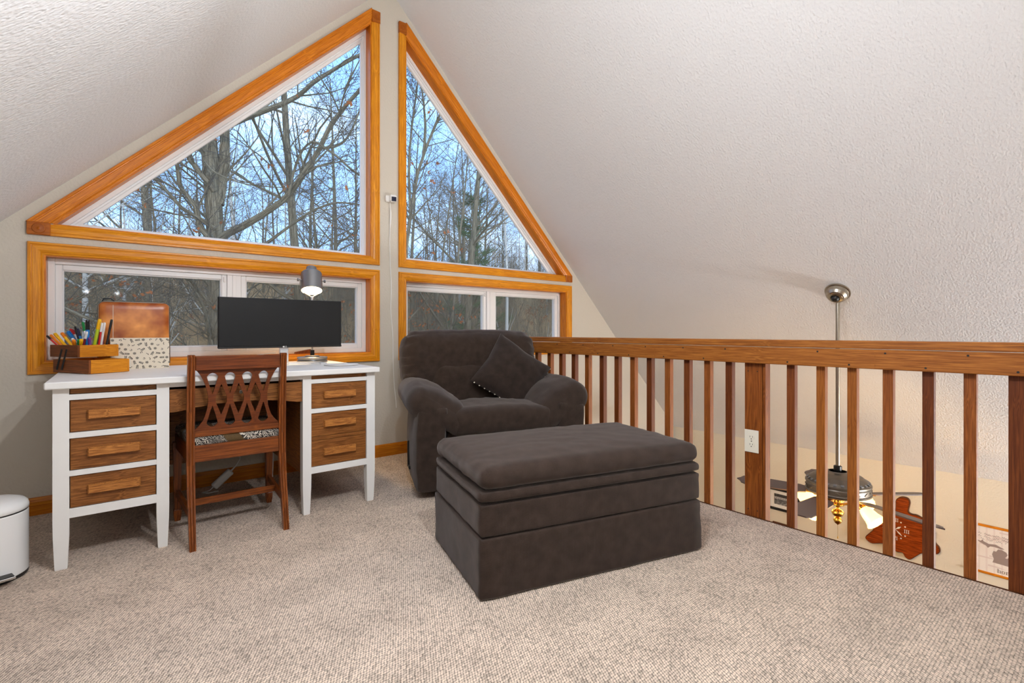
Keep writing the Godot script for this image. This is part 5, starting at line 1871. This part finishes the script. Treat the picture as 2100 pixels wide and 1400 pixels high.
	for s in spots:
		var k: int = s[0]
		var p: Vector3 = s[1]
		p.y = ground_y(p.x, p.z)
		var o := thing(names[k], labels[k], "tree", p, s[3], "trees of the winter woods")
		o.scale = Vector3.ONE * s[2]
		obj("trunk_and_limbs", kinds[k][0], M.bark_birch if k == 1 else M.bark, o)
		obj("twigs", kinds[k][1], M.bark_dark, o).set_meta("kind", "stuff")
		if kinds[k][2] != null:
			var lf := obj("dead_leaves", kinds[k][2], M.leaf, o)
			lf.set_meta("kind", "stuff")
	# thickets close the view between the trunks
	var th := Grower.new()
	th.r.seed = 900
	for i in 26:
		var a := th.r.randf() * TAU
		th.branch(V(cos(a), 0, sin(a)) * th.r.randf_range(0.0, 2.2), V(th.r.randf_range(-0.35, 0.35), 1, th.r.randf_range(-0.35, 0.35)).normalized(), th.r.randf_range(2.0, 5.0), 0.018, 1, 6, 0.05)
	var thm := [th.wood.mesh(), th.twigs.mesh()]
	var placed := []
	guard = 0
	while placed.size() < 110 and guard < 4000:
		guard += 1
		var dz := lerpf(16.0, 74.0, pow(r.randf(), 0.85))
		var x := dz * r.randf_range(-0.40, 1.30)
		var okk := true
		for s in placed:
			if Vector2(s.x - x, s.y + dz).length() < 2.2: okk = false; break
		if not okk: continue
		placed.append(P(x, -dz))
		var o := thing("thicket", "tangled thicket of bare stems between the woodland trunks", "shrub", V(x, ground_y(x, -dz), -dz), r.randf() * TAU, "thickets of the winter woods")
		o.scale = V(1, r.randf_range(0.7, 1.3), 1)
		obj("stems", thm[0], M.bark, o)
		obj("twigs", thm[1], M.bark, o).set_meta("kind", "stuff")
	# one evergreen beyond the right window
	var pp := V(11.94, 0, -17.36)
	pp.y = ground_y(pp.x, pp.z)
	var pine := thing("pine_tree", "green pine standing among the bare trees outside the right window", "tree", pp)
	pine.scale = Vector3.ONE * 1.3
	var pt := Grower.new()
	pt.r.seed = 33
	pt.wood.tube([V(0, -0.3, 0), V(0.05, 3, 0), V(0, 6, 0.05), V(0.05, 8.0, 0)], [0.16, 0.13, 0.08, 0.02], 8)
	var nd := MB.new()
	for i in 90:
		var f := pt.r.randf()
		var y := lerpf(2.2, 7.9, f)
		var a := pt.r.randf() * TAU
		var ln := lerpf(1.9, 0.35, f) * pt.r.randf_range(0.6, 1.1)
		var d := V(cos(a), pt.r.randf_range(0.0, 0.55), sin(a)).normalized()
		var l := pt.limb(V(0, y, 0), d, ln, 0.022, 0.006, 4, 0.12, 0.04, 4, pt.wood)
		for k in 110:
			var j := pt.r.randi_range(1, 3)
			var q: Vector3 = l[0][j].lerp(l[0][j + 1], pt.r.randf())
			var e := V(pt.r.randf_range(-1, 1), pt.r.randf_range(-0.5, 1), pt.r.randf_range(-1, 1)).normalized()
			var w := e.cross(V(0.3, 0.5, 0.8)).normalized() * 0.008
			q += e * 0.03
			nd.tri(q - w, q + w, q + e * pt.r.randf_range(0.14, 0.24), q - e.cross(w) * 50.0)
	obj("trunk_and_limbs", pt.wood, M.bark, pine)
	var ne := obj("needles", nd, M.needle, pine)
	ne.set_meta("kind", "stuff")

# ------------------------------------------------------------------ lamps of the loft, above and behind the viewer
func loft_lamp(at: Vector3, energy: float, label: String, col: Color):
	var root := thing("ceiling_light", label, "ceiling light", at)
	var top := (RY - absf(at.x - RX)) - at.y
	var b := mb()
	var nrm := V(1 if at.x < RX else -1, -1, 0).normalized()
	b.lathe([P(0.065, 0.0), P(0.065, 0.012), P(0.045, 0.028), P(0.02, 0.032)], 28, Transform3D(Basis(nrm.cross(Vector3.BACK).normalized(), nrm, Vector3.BACK), V(0, top, 0)))
	obj("canopy", b, M.nickel, root)
	b = mb()
	b.lathe([P(0.010, 0.02), P(0.010, top - 0.02)], 14)
	b.lathe([P(0.0, -0.03), P(0.030, -0.02), P(0.034, 0.01), P(0.012, 0.03)], 18, Transform3D.IDENTITY, true)
	obj("stem", b, M.nickel, root)
	for k in 2:
		var a := PI * k + 0.4
		var d := V(cos(a), 0, sin(a))
		b = mb()
		b.tube([d * 0.02, d * 0.12 + V(0, 0.01, 0), d * 0.17 + V(0, -0.02, 0)], [0.007, 0.007, 0.009], 8)
		var arm := obj("lamp_arm", b, M.nickel, root)
		b = mb()
		b.lathe([P(0.0, -0.07), P(0.035, -0.062), P(0.060, -0.035), P(0.068, 0.0), P(0.060, 0.035), P(0.03, 0.062), P(0.02, 0.066)], 24, Transform3D(Basis.IDENTITY, d * 0.18 + V(0, -0.085, 0)), true)
		obj("lamp_globe", b, M.globe, arm)
		var l := OmniLight3D.new()
		l.light_color = col
		l.light_energy = energy / 2.0
		l.light_size = 0.025
		l.omni_range = 16.0
		l.omni_attenuation = 2.0
		l.shadow_enabled = true
		l.position = d * 0.18 + V(0, -0.085, 0)
		root.add_child(l)

func floor_lamp(at: Vector3, energy: float):
	var root := thing("floor_lamp", "tall floor lamp with a white globe in the room below the loft", "lamp", at)
	var b := mb()
	b.lathe([P(0, 0), P(0.14, 0), P(0.14, 0.02), P(0.02, 0.035), P(0.012, 0.06), P(0.012, 1.72)], 28)
	obj("stand", b, M.nickel, root)
	b = mb()
	var pr := []
	for i in 17:
		var a := -PI / 2 + PI * i / 16.0
		pr.append(P(maxf(0.0, 0.18 * cos(a)), 1.90 + 0.18 * sin(a)))
	b.lathe(pr, 32, Transform3D.IDENTITY, true)
	obj("lamp_globe", b, M.globe, root)
	var l := OmniLight3D.new()
	l.light_color = rgb(242, 245, 250)
	l.light_energy = energy
	l.light_size = 0.16
	l.omni_range = 18.0
	l.omni_attenuation = 2.0
	l.shadow_enabled = true
	l.position = V(0, 1.90, 0)
	root.add_child(l)
